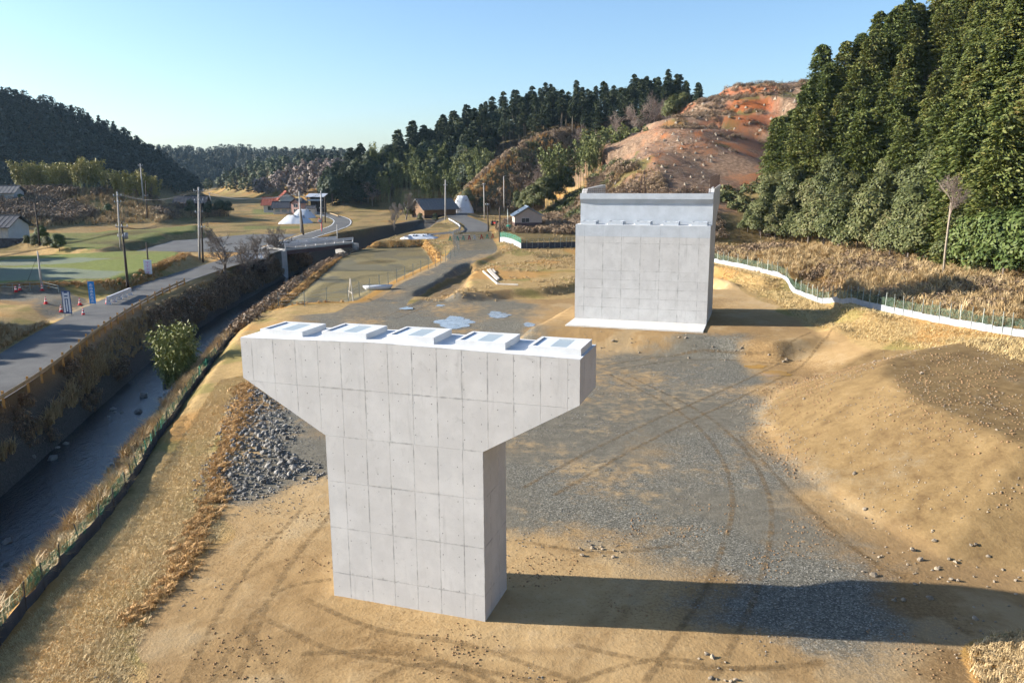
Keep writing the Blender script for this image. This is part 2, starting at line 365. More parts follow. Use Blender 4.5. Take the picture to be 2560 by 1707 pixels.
# dry grass
grass = np.zeros_like(X)
grass = np.maximum(grass, (sR > 0)*sstep(150, 100, Y)*sstep(.5, -.5, (X-np.interp(Y, [14, 22.5, 28.7, 33, 37.9, 42, 50, 58, 75, 95, 105], [-10.2, -11.9, -13.4, -12.6, -14.6, -16.4, -18.4, -19.6, -22, -25, -27.5]))+1.1*fbm(X, Y, 2.5, 3)))
d, sg, h, _ = pline(FENCER, X, Y)
grass = np.maximum(grass, sstep(1, -1, (X-np.interp(Y, [-60, 20, 60, 63, 68, 74, 88, 107, 120, 135], [40, 36, 31, 29, 27.4, 26.6, 27.6, 27, 26, 20]))*-1+1.2*fbm(X, Y, 4, 3))*sstep(150, 130, Y))
grass = np.maximum(grass, sstep(1.1, .9, np.hypot((X-18.5)/4.9, (Y-21)/4.2)+.2*fbm(X, Y, 2, 3)))
grass = np.maximum(grass, sstep(112, 122, Y)*sstep(-44, -41, X))
grass = np.maximum(grass, area(TERR, 1.2, 1, 4)); grass = np.maximum(grass, area([(1, 100), (9, 100), (9, 150), (-2, 150), (-4, 118)], 2, 2, 5))
grass = np.maximum(grass, sstep(-40, -44, X)); grass = np.maximum(grass, sstep(150, 165, Y))
s_ = sdf(RICE, X, Y); grass = np.maximum(grass, sstep(9, 6, s_)); bund = np.exp(-((s_-.7)/.75)**2)
gravel = gravel*(1-sstep(2.4, 1.6, s_))
s_ = sdf(PIT, X, Y); dark = .55*sstep(1.5, 0, s_); gravel = gravel*(1-.6*dark)  # dark: shade of the hollow, painted into the ground colour
g2 = sstep(.4, -.2, pline(GRAV, X, Y)[0]-gravw(Y)); grass = grass*(1-g2)*(1-gravel_left); dark = dark*(1-g2)
dirt_clear = area(PAD, 1., 1, 4)*sstep(27.5, 25.5, X); grass = grass*(1-dirt_clear)
md = -sdf(MOUND, X, Y); grass = grass*(1-sstep(.2, -.2+1, md+.8*fbm(X, Y, 3, 2))*sstep(60.5, 58, Y))
rice = sstep(.4, -.4, sdf(RICE, X, Y))
green = np.maximum.reduce([area(FIELD1, .7), area(FIELD2, .7), area(FIELD3, .5), area(gp([(690, 519), (700, 524), (560, 527), (560, 519)], 1.5), 3), area(gp([(580, 480), (690, 484), (690, 491), (580, 493)], 1.5), 5)])
frost = area(gp([(-300, 600), (0, 598), (80, 594), (190, 592), (255, 594), (180, 604), (60, 609), (-300, 612)], 2.2), 1.2, 1.5, 5)
frost = np.maximum(frost, area(gp([(-300, 618), (0, 615), (80, 614), (200, 618), (300, 622), (250, 638), (130, 643), (0, 646), (-300, 650)], 2.2), 1.2, 1.5, 5))*green
d, sg, h, _ = pline(H_RED, X, Y); dr_, _, hr_, _ = pline(H_RIGHT, X, Y)
red = sstep(4, 7.5, GZ+2*fbm(X, Y, 15, 2))*sstep(-1, 1, (h-.41*d)-(hr_-.84*dr_)+1)*sstep(-5, -2, (h-.41*d)-GZ)*(Y > 100)
dH = pline(H_RIGHT, X, Y); forest = sstep(5., 6.5, GZ)*(X > 38)*(1-red); forest = np.maximum(forest, .62*sstep(2.6, 4, GZ)*sstep(112, 130, Y)*(X > -12)*(X < 60)*(1-red)); forest = np.maximum(forest, sstep(260, 330, Y)*sstep(6, 12, GZ)); forest = np.maximum(forest, .6*sstep(-.05, .3, fbm(X, Y, 12, 3))*sstep(115, 150, Y)*(GZ < 4.5)*(1-red)); forest = np.maximum(forest, .47*sstep(125, 160, Y)*(GZ < 6)*(1-red)); forest = np.maximum(forest, (X < -130)*sstep(16, 22, GZ))
wet = np.exp(-(np.maximum(0, dR-3.0)/2.6)**2)
def col3(me, name, a, b, c):
    at = me.color_attributes.new(name, 'FLOAT_COLOR', 'POINT')
    at.data.foreach_set('color', np.stack([a.ravel(), b.ravel(), c.ravel(), np.ones(a.size)], -1).astype(np.float32).ravel())

@mat('ground')
def _(t):
    p = t.pos(); gr, gs, pit_shade = t.sep(t.attr('coverA')); fg, rd, fo = t.sep(t.attr('coverB')); rc, bu, fr = t.sep(t.attr('coverC')); wt, nL, nM = t.sep(t.attr('coverD')); nS, nQ, rut = t.sep(t.attr('coverE'))
    n2 = t.noise(1.3, 4, .65, p); n3 = t.noise(8, 3, .75, p); wob = t.math('SUBTRACT', n2, .5); wob3 = t.math('SUBTRACT', n3, .5)
    vv = t.n('TexVoronoi'); t.put(vv.inputs['Vector'], p); vv.inputs['Scale'].default_value = 19
    sv = t.n('SeparateColor'); t.put(sv.inputs[0], vv.outputs['Color']); sg_ = sv.outputs[0]
    # bare earth
    dirt = t.ramp(t.math('ADD', t.math('MULTIPLY', nL, .6), t.math('MULTIPLY', n2, .4)), [(.26, (.235, .152, .072)), (.40, (.290, .190, .088)), (.52, (.345, .230, .108)), (.66, (.40, .278, .140)), (.80, (.44, .33, .20))])
    dirt = t.mix(dirt, t.mix(dirt, (.60, .56, .53), 1., 'MULTIPLY'), t.rmp(t.math('ADD', n3, t.math('MULTIPLY', nQ, .8)), .98, 1.18, 0., .8))
    dirt = t.mix(dirt, t.mix(dirt, (.72, .69, .66), 1., 'MULTIPLY'), rut)
    dirt = t.mix(dirt, (.43, .325, .185), t.rmp(t.math('ADD', nS, t.math('MULTIPLY', wob, .4)), .58, .80, 0., .4))
    ss, rill, _q = t.sep(t.attr('coverF')); sub_ = t.ramp(t.math('ADD', t.math('MULTIPLY', n2, .55), t.math('ADD', t.math('MULTIPLY', rill, .15), t.math('MULTIPLY', n3, .3))), [(.34, (.125, .080, .038)), (.48, (.190, .127, .058)), (.60, (.235, .160, .074)), (.72, (.28, .197, .102))]); dirt = t.mix(dirt, sub_, ss)
    # gravel
    grav = t.ramp(sg_, [(.0, (.072, .069, .056)), (.45, (.128, .122, .100)), (.8, (.185, .175, .142)), (1., (.32, .30, .25))])
    fine_g = t.ramp(n2, [(.35, (.118, .106, .081)), (.65, (.180, .162, .124))])
    grav = t.mix(fine_g, grav, t.rmp(nQ, .40, .62, .25, .95))
    grav = t.mix(grav, dirt, t.rmp(t.math('ADD', nM, t.math('MULTIPLY', wob, 1.2)), .46, .98, 0., .85))
    gm = t.rmp(t.math('ADD', gr, t.math('ADD', t.math('MULTIPLY', wob, .8), t.math('ADD', t.math('MULTIPLY', wob3, .5), t.math('MULTIPLY', t.math('SUBTRACT', nS, .5), .9)))), .18, .86)
    c = t.mix(dirt, grav, gm)
    # dry grass
    gcol = t.ramp(t.math('ADD', t.math('MULTIPLY', n3, .6), t.math('MULTIPLY', n2, .4)), [(.30, (.15, .105, .045)), (.45, (.30, .205, .090)), (.58, (.41, .285, .125)), (.75, (.55, .41, .21))])
    gcol = t.mix(gcol, (.17, .16, .045), t.rmp(nS, .50, .68, 0., .6)); gcol = t.mix(gcol, (.40, .20, .055), t.rmp(nQ, .55, .72, 0., .55))
    c = t.mix(c, gcol, t.rmp(t.math('ADD', gs, t.math('MULTIPLY', wob3, .8)), .40, .60))
    # stubble of the rice field
    rcol = t.ramp(n3, [(.3, (.10, .085, .045)), (.7, (.30, .245, .125))]); rcol = t.mix(rcol, (.12, .115, .085), t.rmp(nM, .52, .62, 0., .7))
    c = t.mix(c, rcol, t.rmp(rc, .4, .6)); c = t.mix(c, t.ramp(n3, [(.3, (.25, .13, .035)), (.7, (.55, .32, .10))]), t.rmp(t.math('ADD', bu, t.math('MULTIPLY', wob3, .7)), .45, .7))
    # winter wheat
    gcol2 = t.mix(t.ramp(n2, [(.3, (.125, .150, .040)), (.7, (.205, .225, .070))]), (.17, .15, .06), t.rmp(nM, .5, .7, 0., .5))
    gcol2 = t.mix(gcol2, (.20, .225, .225), t.rmp(t.math('ADD', fr, t.math('ADD', t.math('MULTIPLY', wob, .6), t.math('MULTIPLY', t.math('SUBTRACT', nS, .5), .7))), .25, .85, 0., .5))
    c = t.mix(c, gcol2, t.rmp(fg, .4, .6))
    # cleared red hillside
    h_ = t.xyz(p)[2]; rcl = t.ramp(t.math('ADD', t.math('MULTIPLY', nL, .65), t.math('MULTIPLY', n2, .35)), [(.28, (.125, .088, .064)), (.44, (.195, .125, .083)), (.56, (.26, .148, .088)), (.67, (.37, .155, .068)), (.80, (.48, .155, .055))])
    brush = t.ramp(n2, [(.35, (.12, .084, .056)), (.5, (.225, .152, .10)), (.68, (.35, .26, .18))])
    rcl = t.mix(rcl, brush, t.rmp(t.math('ADD', nS, t.math('MULTIPLY', t.math('SUBTRACT', nQ, .5), -.8)), .34, .62, 0., .8)); rcl = t.mix(rcl, (.10, .115, .035), t.rmp(nQ, .66, .76, 0., .7))
    steep = t.rmp(t.xyz(t.nrm())[2], .90, .74); rcl = t.mix(rcl, (.42, .11, .04), t.math('MULTIPLY', steep, t.math('MULTIPLY', t.rmp(h_, 24, 32, .0, .7), t.rmp(nL, .38, .6))))
    c = t.mix(c, rcl, t.rmp(t.math('ADD', rd, t.math('MULTIPLY', wob, .5)), .35, .6))
    # floor of the woods and brush
    fcol = t.ramp(n2, [(.3, (.045, .036, .018)), (.5, (.10, .078, .035)), (.7, (.17, .125, .06))]); c = t.mix(c, fcol, t.rmp(fo, .3, .7))
    c = t.mix(c, t.ramp(n3, [(.3, (.030, .026, .02)), (.7, (.085, .07, .05))]), pit_shade)  # hollow beside the lane: its shade painted over the soil colour
    c = t.mix(c, t.ramp(n3, [(.3, (.035, .032, .028)), (.7, (.12, .11, .095))]), t.rmp(wt, .25, .8))
    t.set('Base Color', c); t.set('Roughness', .95); t.set('Specular IOR Level', .08)
    bh = t.math('ADD', t.math('MULTIPLY', n2, .40), t.math('ADD', t.math('MULTIPLY', n3, t.math('ADD', .13, t.math('MULTIPLY', t.math('MAXIMUM', gs, bu), .4))), t.math('MULTIPLY', sg_, t.math('MULTIPLY', gm, .12))))
    t.set('Normal', t.bump(bh, .8, .17))
def nf(s_, o=4, dx=0.): return np.clip(fbm(X+dx, Y-dx, s_, o)*.62+.5, 0, 1)
rut = np.zeros_like(X)
for i, (pts_, off) in enumerate([(((700, 1568), (720, 1400), (730, 1300)), 0), (((560, 1330), (640, 1290), (760, 1270)), 0), (((620, 1568), (900, 1480), (1300, 1500)), 0), (((700, 1380), (1000, 1520), (1300, 1568)), 0), (((1300, 1060), (1600, 1000), (1760, 900)), 0), (((1200, 1250), (1500, 1290)), 0), (((350, 1450), (520, 1200)), 0), (((420, 1568), (600, 1380)), 0), (((1500, 1568), (1640, 1330), (1700, 1150)), 0), (((1580, 1568), (1720, 1330), (1760, 1150)), 0), (((1690, 1010), (1800, 1130), (1930, 1230)), 0), (((1400, 860), (1600, 840), (1760, 820)), 0)]+[((tuple((a[0]+dx, a[1]+dy) for a in p_)), 0) for p_ in (((560, 1480), (760, 1440), (1010, 1530), (1180, 1600)), ((470, 1568), (560, 1400), (700, 1250)), ((1180, 1180), (1420, 1060), (1640, 900)), ((1250, 1560), (1420, 1360), (1560, 1150), (1600, 980))) for dx, dy in ((0, 0), (45, 12))]+[(((620, 1300), (880, 1560)), 0), (((540, 1420), (700, 1568)), 0), (((760, 1440), (700, 1568)), 0), (((1320, 1290), (1560, 1240)), 0)]):
    L = smooth_line([G(*q) for q in pts_], 2); d = pline(L, X+.15*fbm(X, Y, 2, 2), Y)[0]; rut = np.maximum(rut, np.exp(-(d/.24)**2)*np.clip(.8+1.2*fbm(X, Y, 3, 3), 0, 1))
gme = npmesh('ground', np.stack([GX.ravel(), GY.ravel(), GZ.ravel()], -1), GF, 'ground', True)
col3(gme, 'coverA', gravel, grass, dark); col3(gme, 'coverB', green, red, forest); col3(gme, 'coverC', rice, bund, frost); col3(gme, 'coverD', wet, nf(14, 5), nf(5, 4, 70)); col3(gme, 'coverF', subsoil, np.clip(fbm((X*.5+Y*.35)*.9, (X*-.6+Y*.8)*4, 3, 3)*.7+.5, 0, 1), subsoil); col3(gme, 'coverE', nf(3.2, 4, 130), nf(8, 4, 211), rut)
tag(link('ground', gme), kind='structure')

# ------------------------------------------------------------------ asphalt road, drawn as a draped ribbon
def ribbon(name, line, half, m, lift=.03, step=1., left=None, nseg=6, parent=None, zline=None):
    L = resample(line, step); V = []; F = []
    for i, p in enumerate(L):
        a = L[max(i-1, 0)]; b = L[min(i+1, len(L)-1)]; d = (b-a)[:2]; d = d/np.linalg.norm(d); nrm = np.array([d[1], -d[0]])
        hl = half if left is None else left
        for k in range(nseg+1):
            s_ = -hl+(half+hl)*k/nseg; q = p[:2]+nrm*s_
            V.append((q[0], q[1], p[2]+lift+.03*(1-abs(2*k/nseg-1))))
    n = nseg+1
    for i in range(len(L)-1):
        for k in range(nseg): F.append((i*n+k, i*n+k+1, (i+1)*n+k+1, (i+1)*n+k))
    me = npmesh(name, V, F, m, True); return link(name, me, parent)
@mat('asphalt')
def _(t):
    p = t.pos(); n = t.noise(.3, 5, .6, p); n2 = t.noise(6, 4, .7, p)
    c = t.ramp(t.math('ADD', t.math('MULTIPLY', n, .6), t.math('MULTIPLY', n2, .4)), [(.35, (.075, .075, .074)), (.65, (.135, .134, .128))])
    t.set('Base Color', c); t.set('Roughness', .85); t.set('Normal', t.bump(t.noise(25, 3, .7, p), .3, .02))
simple('white_paint', (.72, .72, .70), .6, .12, 3)
tag(ribbon('road', ROADL, ROADW, 'asphalt'), kind='structure')
tag(ribbon('lane', FARR, 3.1, 'asphalt', .05), kind='structure')
L = [p for p in ROADL if p[1] > 150]
for name, off in (('edge_line', -2.45), ('edge_line', 2.45)):
    LL = []
    for i, p in enumerate(L):
        a = L[max(i-1, 0)]; b = L[min(i+1, len(L)-1)]; d = (b-a)[:2]; d /= np.linalg.norm(d); LL.append((p[0]+d[1]*off, p[1]-d[0]*off, p[2]+.012))
    ribbon(name, LL, .1, 'white_paint', .03, 2, nseg=1, parent=bpy.data.objects['road'])
V = [(x, y, 1.24) for x, y in PARK]; me = bpy.data.meshes.new('parking_area'); me.from_pydata(V, [], [tuple(range(len(V)))]); me.materials.append(MATS['asphalt'])
tag(link('parking_area', me), kind='structure')
# river water
@mat('river_water')
def _(t):
    p = t.pos(); n = t.math('ADD', t.noise(2.2, 4, .65, t.scale(t.rot(p, .2), 1.4, .6, 1)), t.math('MULTIPLY', t.noise(9, 3, .6, p), .4))
    c = t.ramp(t.noise(.5, 5, .7, p), [(.4, (.010, .013, .016)), (.7, (.035, .04, .04))])
    t.set('Base Color', c); t.set('Roughness', .05); t.set('IOR', 1.33); t.set('Specular IOR Level', 1.); t.set('Normal', t.bump(n, .6, .09))
L = [p for p in resample(RIVER, 1.) if p[1] > -55]
tag(ribbon('river', [(p[0], p[1], -3.92+max(0, p[1]-205)*.1) for p in L], 4.2, 'river_water', 0, 1.5, 3.4, 8), kind='structure')
# ================================================================== concrete structures
def concrete(name, base, panel=True, dirt=1., ax=0):
    m = bpy.data.materials.new(name); m.use_nodes = True; t = T(m); p = t.pos(); o = t.obj()
    n1 = t.noise(.9, 5, .65, p); st = t.noise(2.6, 4, .65, t.scale(p, 1, 1, .12)); bl = t.noise(2.3, 5, .7, p, .6)
    c = t.mix(tuple(b*.93 for b in base), tuple(min(1, b*1.06) for b in base), t.rmp(n1, .35, .65))
    c = t.mix(c, tuple(b*.66 for b in base), t.math('MULTIPLY', t.rmp(st, .56, .76, 0., .55), dirt))
    c = t.mix(c, tuple(b*.55 for b in base), t.math('MULTIPLY', t.rmp(bl, .57, .80, 0., .5), dirt))
    if panel:
        c = t.mix(c, (.45, .43, .41), t.math('MULTIPLY', t.rand(), .22))
        gx_, gy_, gz_ = t.xyz(t.gen()); gx_ = gy_ if ax else gx_; e = t.math('MINIMUM', t.math('MINIMUM', gx_, t.math('SUBTRACT', 1., gx_)), t.math('MULTIPLY', t.math('MINIMUM', gz_, t.math('SUBTRACT', 1., gz_)), 1.6))
        c = t.mix(c, tuple(b*.42 for b in base), t.math('MULTIPLY', t.rmp(e, .05, .0), t.rmp(t.noise(1.7, 4, .7, p), .45, .66, 0., .6)))
    t.set('Base Color', c); t.set('Roughness', .88); t.set('Specular IOR Level', .15)
    t.set('Normal', t.bump(t.math('ADD', n1, t.math('MULTIPLY', t.noise(14, 3, .6, p), .25)), .25, .03)); MATS[name] = m
CB = (.52, .517, .505)
concrete('concrete', CB, False); concrete('concrete_panel', CB); concrete('concrete_panel_x', CB, True, 1., 1); concrete('concrete_coated', (.46, .495, .53), False, .25); concrete('concrete_white', (.62, .63, .63), False, .12)
concrete('concrete_slab', (.60, .59, .555), False, .3)
simple('joint_dark', (.43, .425, .41), .9, .4, 1.5); simple('tie_hole', (.24, .235, .23), .9, .3, 5)
simple('steel_rebar', (.11, .075, .06), .7, .4, 8, .3); simple('pocket_white', (.62, .65, .68), .5, .04, 3); simple('pocket_grey', (.33, .385, .41), .45, .05, 3)
simple('pocket_frame', (.06, .06, .065), .6, .1, 3)
def clip(poly, a, b, c):           # keep a*p+b*q<=c
    out = []
    for i in range(len(poly)):
        p, q = poly[i], poly[(i+1) % len(poly)]; fp = a*p[0]+b*p[1]-c; fq = a*q[0]+b*q[1]-c
        if fp <= 0: out.append(p)
        if fp*fq < 0: k = fp/(fp-fq); out.append((p[0]+(q[0]-p[0])*k, p[1]+(q[1]-p[1])*k))
    return out
PCACHE = {}
def panels(parent, poly, us, vs, plane, at, th, m='concrete_panel', gap=.006, name='formwork_panel'):
    """board marks of the shuttering: each cast panel face, th proud of the core. plane 'y': poly is (x,z) at y=at, thickness towards +th; 'x': (y,z) at x=at"""
    for i in range(len(us)-1):
        for j in range(len(vs)-1):
            g = gap/2; q = poly
            for a, b, c in ((-1, 0, -us[i]-g), (1, 0, us[i+1]-g), (0, -1, -vs[j]-g), (0, 1, vs[j+1]-g)):
                q = clip(q, a, b, c)
                if len(q) < 3: break
            if len(q) < 3: continue
            cx = sum(p[0] for p in q)/len(q); cz = sum(p[1] for p in q)/len(q)
            if max(p[0] for p in q)-min(p[0] for p in q) < .06: continue
            mm_ = m+'_x' if plane == 'x' and m == 'concrete_panel' else m
            rel = tuple((round(p[0]-cx, 3), round(p[1]-cz, 3)) for p in q); key = (rel, plane, round(th, 3), m)
            if key not in PCACHE: PCACHE[key] = MB().prism(rel, 0, th, plane).mesh(name, mm_)
            o = link(name, PCACHE[key], parent); o.location = (cx, at, cz) if plane == 'y' else (at, cx, cz)
def rng_lines(a, b, start, step):
    L = [a]; x = start
    while x < b-.05:
        if x > a+.05: L.append(x)
        x += step
    return L+[b]
def dots(parent, poly, us, zs, plane, at, th):
    mb = MB()
    for u in us:
        for z in zs:
            if sdf(poly, np.array([u]), np.array([z]))[0] > -.12 or random.random() < .12: continue
            r = .016+random.random()*.009; uu = u+random.uniform(-.02, .02); q = [(uu+r*math.cos(k*math.pi/3), z+r*math.sin(k*math.pi/3)) for k in range(6)]
            mb.prism(q, at, at+th, plane)
    tag(mb.build('tie_hole', 'tie_hole', parent), kind='stuff')

# ------------------------------------------------------------------ T-shaped bridge pier
pier = empty('bridge_pier', (-3.4745, 27.9672, 0), -.3169)
tag(pier, 'tall T-shaped pale concrete bridge pier standing alone in the foreground', 'bridge pier')
PT = .03; HD = 1.1885
BEAM = [(-6.3, 8.13), (-3.0, 6.245), (3.0, 6.245), (6.3, 8.14), (6.3, 9.635), (-1., 9.745), (-6.3, 9.615)]
def inset(poly, d):
    c = (sum(p[0] for p in poly)/len(poly), sum(p[1] for p in poly)/len(poly)); out = []
    n = len(poly)
    for i in range(n):
        a, b, c_ = np.array(poly[i-1]), np.array(poly[i]), np.array(poly[(i+1) % n]); e1 = (b-a)/np.linalg.norm(b-a); e2 = (c_-b)/np.linalg.norm(c_-b)
        n1 = np.array([-e1[1], e1[0]]); n2 = np.array([-e2[1], e2[0]]); bis = (n1+n2)/(1+n1@n2); out.append(tuple(b+bis*d))
    return out
stem = MB().box(-3.0+PT, 3.0-PT, -HD+PT, HD-PT, -.5, 6.243).build('stem', 'joint_dark', pier)
core = [(-6.3+PT, 8.13), (-3.0, 6.245), (3.0, 6.245), (6.3-PT, 8.14), (6.3-PT, 9.60), (-1., 9.712), (-6.3+PT, 9.58)]
beam = MB().prism(core, -HD+PT, HD-PT).build('crossbeam', 'concrete', pier)
us = rng_lines(-3., 3., -2.28, .908); zs = [-.4, .95, 2.75, 4.53, 6.245]
SP = [(-3, -.4), (3, -.4), (3, 6.24), (-3, 6.24)]
panels(stem, SP, us, zs, 'y', -HD, PT-.001); panels(stem, SP, us, zs, 'y', HD-PT+.001, PT-.001)
SS = [(-HD+PT+.002, -.4), (HD-PT-.002, -.4), (HD-PT-.002, 6.24), (-HD+PT+.002, 6.24)]
for x in (3-PT+.001, -3.): panels(stem, SS, [-HD+PT, -.5, .4, HD-PT], zs, 'x', x, PT-.001)
dots(stem, SP, [-2.75+.6*k for k in range(10)], [.4, 1.0, 1.7, 2.3, 3.1, 3.7, 4.35, 5.0, 5.6], 'y', -HD-.0015, .01)
us = rng_lines(-6.3, 6.3, -5.85, .904)
panels(beam, BEAM, us, [6.2, 8.02, 9.9], 'y', -HD, PT-.001); panels(beam, BEAM, us, [6.2, 8.02, 9.9], 'y', HD-PT+.001, PT-.001)
for x, zt, zb in ((6.3-PT+.001, 9.635, 8.14), (-6.3, 9.615, 8.13)):
    panels(beam, [(-HD+PT+.002, zb), (HD-PT-.002, zb), (HD-PT-.002, zt), (-HD+PT+.002, zt)], [-HD+PT, -.6, .3, HD-PT], [6, 9.9], 'x', x, PT-.001)
dots(beam, BEAM, [-6.05+.6*k for k in range(21)], [6.6, 7.2, 7.75, 8.35, 8.95, 9.45], 'y', -HD-.0015, .01)
# white weatherproof coat on the beam's top
top = [(-6.3, 9.582), (-1, 9.714), (6.3, 9.602), (6.3, 9.640), (-1, 9.750), (-6.3, 9.620)]
MB().prism(top, -HD+PT+.004, HD-PT-.004).build('top_coating', 'concrete_white', beam)
def plinth(parent, u, v, z, w, d, h, m='concrete_white', rim=.11):
    mb = MB(); w2, d2 = w/2, d/2
    mb.box(-w2, w2, -d2, d2, -.1, h-.10); mb.box(-w2, w2, -d2, -d2+rim, h-.10, h); mb.box(-w2, w2, d2-rim, d2, h-.10, h)
    mb.box(-w2, -w2+rim, -d2+rim, d2-rim, h-.10, h); mb.box(w2-rim, w2, -d2+rim, d2-rim, h-.10, h)
    o = mb.build('bearing_plinth', m, parent, loc=(u, v, z)); iw = w2-rim-.01; idd = d2-rim-.01
    for a, b, mm in ((-iw, -iw*.30, 'pocket_white'), (-iw*.30+.004, iw*.42, 'pocket_grey'), (iw*.42+.004, iw, 'pocket_white')):
        MB().box(a, b, -idd+.05, idd, h-.098, h-.045).build('cover_sheet', mm, o)
    MB().box(-iw, iw, -idd, -idd+.045, h-.098, h-.05).build('pocket_edge', 'pocket_frame', o)
for k in range(5):
    u = -4.88+2.553*k; zt = np.interp(u, [-6.3, -1, 6.3], [9.62, 9.75, 9.64])
    plinth(beam, u, .08, zt, 1.76, 1.62, .22)

# ------------------------------------------------------------------ abutment
abut = empty('bridge_abutment', (AO[0], AO[1], 0), AYAW)
tag(abut, 'massive pale concrete abutment block with stepped top and white footing', 'abutment')
AW = 6.228
MB().box(-AW-.0, AW+.0, -3.77, -.0, 1.0, 1.60).build('footing', 'concrete_slab', abut, bevel=.02)
wall = MB().box(-AW+.03, AW-.03, .03, 2.5, 1.0, 10.52).build('breast_wall', 'joint_dark', abut)
FP = [(-AW, 1.605), (AW, 1.605), (AW, 9.46), (-AW, 9.46)]
us = rng_lines(-AW, AW, -5.35, 1.77)
panels(wall, FP, us, [1.6, 2.77, 3.68, 4.59, 5.43, 6.27], 'y', 0, .029, gap=.008); panels(wall, FP, us, [6.27, 8.87, 9.46], 'y', 0, .029, gap=.008)
dots(wall, FP, [-5.9+.88*k for k in range(14)], [2.2+.86*k for k in range(9)], 'y', -.0015, .01)
CP = [(-AW, 9.462), (AW, 9.462), (AW, 10.54), (-AW, 10.54)]
panels(wall, CP, us, [9.462, 10.54], 'y', -.002, .031, 'concrete_coated', .008, 'coated_panel')
MB().box(-AW, AW, -.001, 2.1, 10.522, 10.55).build('seat_coating', 'concrete_white', wall)
bw = MB().box(-AW, AW, 2.1, 2.5, 10.551, 12.45).build('back_wall', 'concrete_coated', abut)
MB().prism([(2.1, 12.451), (1.77, 12.87), (1.77, 13.38), (2.5, 13.38), (2.5, 12.451)], -AW, AW, 'x').build('corbel', 'concrete_coated', abut)
for s_ in (-1, 1):
    x0, x1 = (AW-.5, AW) if s_ > 0 else (-AW, -AW+.5)
    wg = MB().prism([(2.503, 1.0), (7.6, 1.0), (7.1, 10.6), (12, 12.3), (12, 14.03), (3, 13.8), (2.503, 13.42)], x0, x1, 'x').build('wing_wall', 'concrete', abut)
    mb = MB()
    for k in range(23):
        v = 3+.4*k; zt = 13.8+.23*(v-3)/9; mb.bar(((x0+x1)/2-.16, v, zt-.1), ((x0+x1)/2-.16, v, zt+1.05), .03); mb.bar(((x0+x1)/2+.16, v, zt-.1), ((x0+x1)/2+.16, v, zt+1.05), .03)
    for dz in (.35, .9):
        for e in (-.16, .16): mb.bar(((x0+x1)/2+e, 2.9, 13.8+dz), ((x0+x1)/2+e, 12.1, 14.03+dz), .028)
    tag(mb.build('rebar_cage', 'steel_rebar', wg), label='rusty starter bars standing out of the wing wall', kind='stuff')
for s_ in (-1, 1):     # side faces of the breast wall
    panels(wall, [(.035, 1.605), (2.5, 1.605), (2.5, 10.52), (.035, 10.52)], [.035, 1.2, 2.5], [1.6, 3.68, 6.27, 8.87, 10.52], 'x', AW-.029 if s_ > 0 else -AW, .029)
for k in range(5): plinth(wall, -5.08+2.565*k, 1.12, 10.55, 1.42, 1.5, .31, 'concrete_coated')
mb = MB()
for k in range(60):
    x = -5.9+.2*k
    for v in (1.95, 2.35): mb.bar((x, v, 13.3), (x, v, 13.86), .022)
for v in (1.95, 2.35): mb.bar((-6., v, 13.84), (6., v, 13.84), .03); mb.bar((-6., v, 13.6), (6., v, 13.6), .018)
tag(mb.build('rebar_row', 'steel_rebar', abut), label='row of thin dark starter bars along the top', kind='stuff')
mb = MB()
for sx in (-.32, .32):
    mb.bar((-.3+sx-.05*np.sign(sx), 2.0, 13.38), (-.3+sx*.35, 2.2, 15.0), .06); mb.bar((-.3+sx, 2.75, 12.6), (-.3+sx*.35, 2.3, 15.0), .06)
ld = empty('step_ladder', (*ab(0, 0), 0), AYAW); tag(ld, 'dark step ladder standing against the top of the abutment', 'ladder')
mb.build('stile', 'steel_rebar', ld)
for k in range(5): z = 13.6+.3*k; w_ = .30-.17*(z-13.38)/1.6; MB().bar((-.3-w_, 2.0+.13*(z-13.38), z), (-.3+w_, 2.0+.13*(z-13.38), z), .07, .03).build('rung', 'steel_rebar', ld)
# ================================================================== vegetation
def leafmat(name, stops, rnd=.35, island=.5, scale=.6, rough=.6):
    m = bpy.data.materials.new(name); m.use_nodes = True; t = T(m); g = t.n('NewGeometry')
    f = t.math('ADD', t.math('MULTIPLY', g.outputs['Random Per Island'], island), t.math('ADD', t.math('MULTIPLY', t.rand(), rnd), t.math('MULTIPLY', t.noise(scale, 2, .5, g.outputs['Position']), max(.05, 1-rnd-island))))
    t.set('Base Color', t.ramp(f, stops)); t.set('Roughness', rough); t.set('Specular IOR Level', .25); MATS[name] = m
leafmat('conifer_green', [(.1, (.040, .060, .014)), (.45, (.090, .115, .027)), (.72, (.138, .146, .036)), (.95, (.20, .155, .048))])
leafmat('conifer_dark', [(.1, (.020, .034, .016)), (.5, (.044, .062, .027)), (.9, (.085, .095, .040))])
leafmat('broadleaf_green', [(.1, (.040, .050, .016)), (.45, (.082, .096, .030)), (.75, (.135, .135, .050)), (.95, (.18, .15, .07))])
leafmat('bright_leaf', [(.1, (.034, .058, .013)), (.5, (.072, .105, .024)), (.9, (.125, .15, .042))])
leafmat('bamboo_leaf', [(.1, (.13, .13, .030)), (.5, (.25, .225, .055)), (.9, (.36, .31, .10))])
leafmat('bamboo_green', [(.1, (.065, .085, .022)), (.5, (.135, .155, .045)), (.9, (.22, .22, .08))])
leafmat('winter_twig', [(.1, (.10, .078, .066)), (.5, (.19, .145, .120)), (.9, (.30, .235, .195))])
leafmat('dry_grass', [(.05, (.19, .12, .055)), (.4, (.38, .26, .12)), (.7, (.53, .39, .20)), (.95, (.68, .55, .35))], .0, .62, .25)
leafmat('orange_grass', [(.05, (.20, .105, .03)), (.5, (.42, .235, .075)), (.95, (.60, .38, .15))], .0, .6, .3)
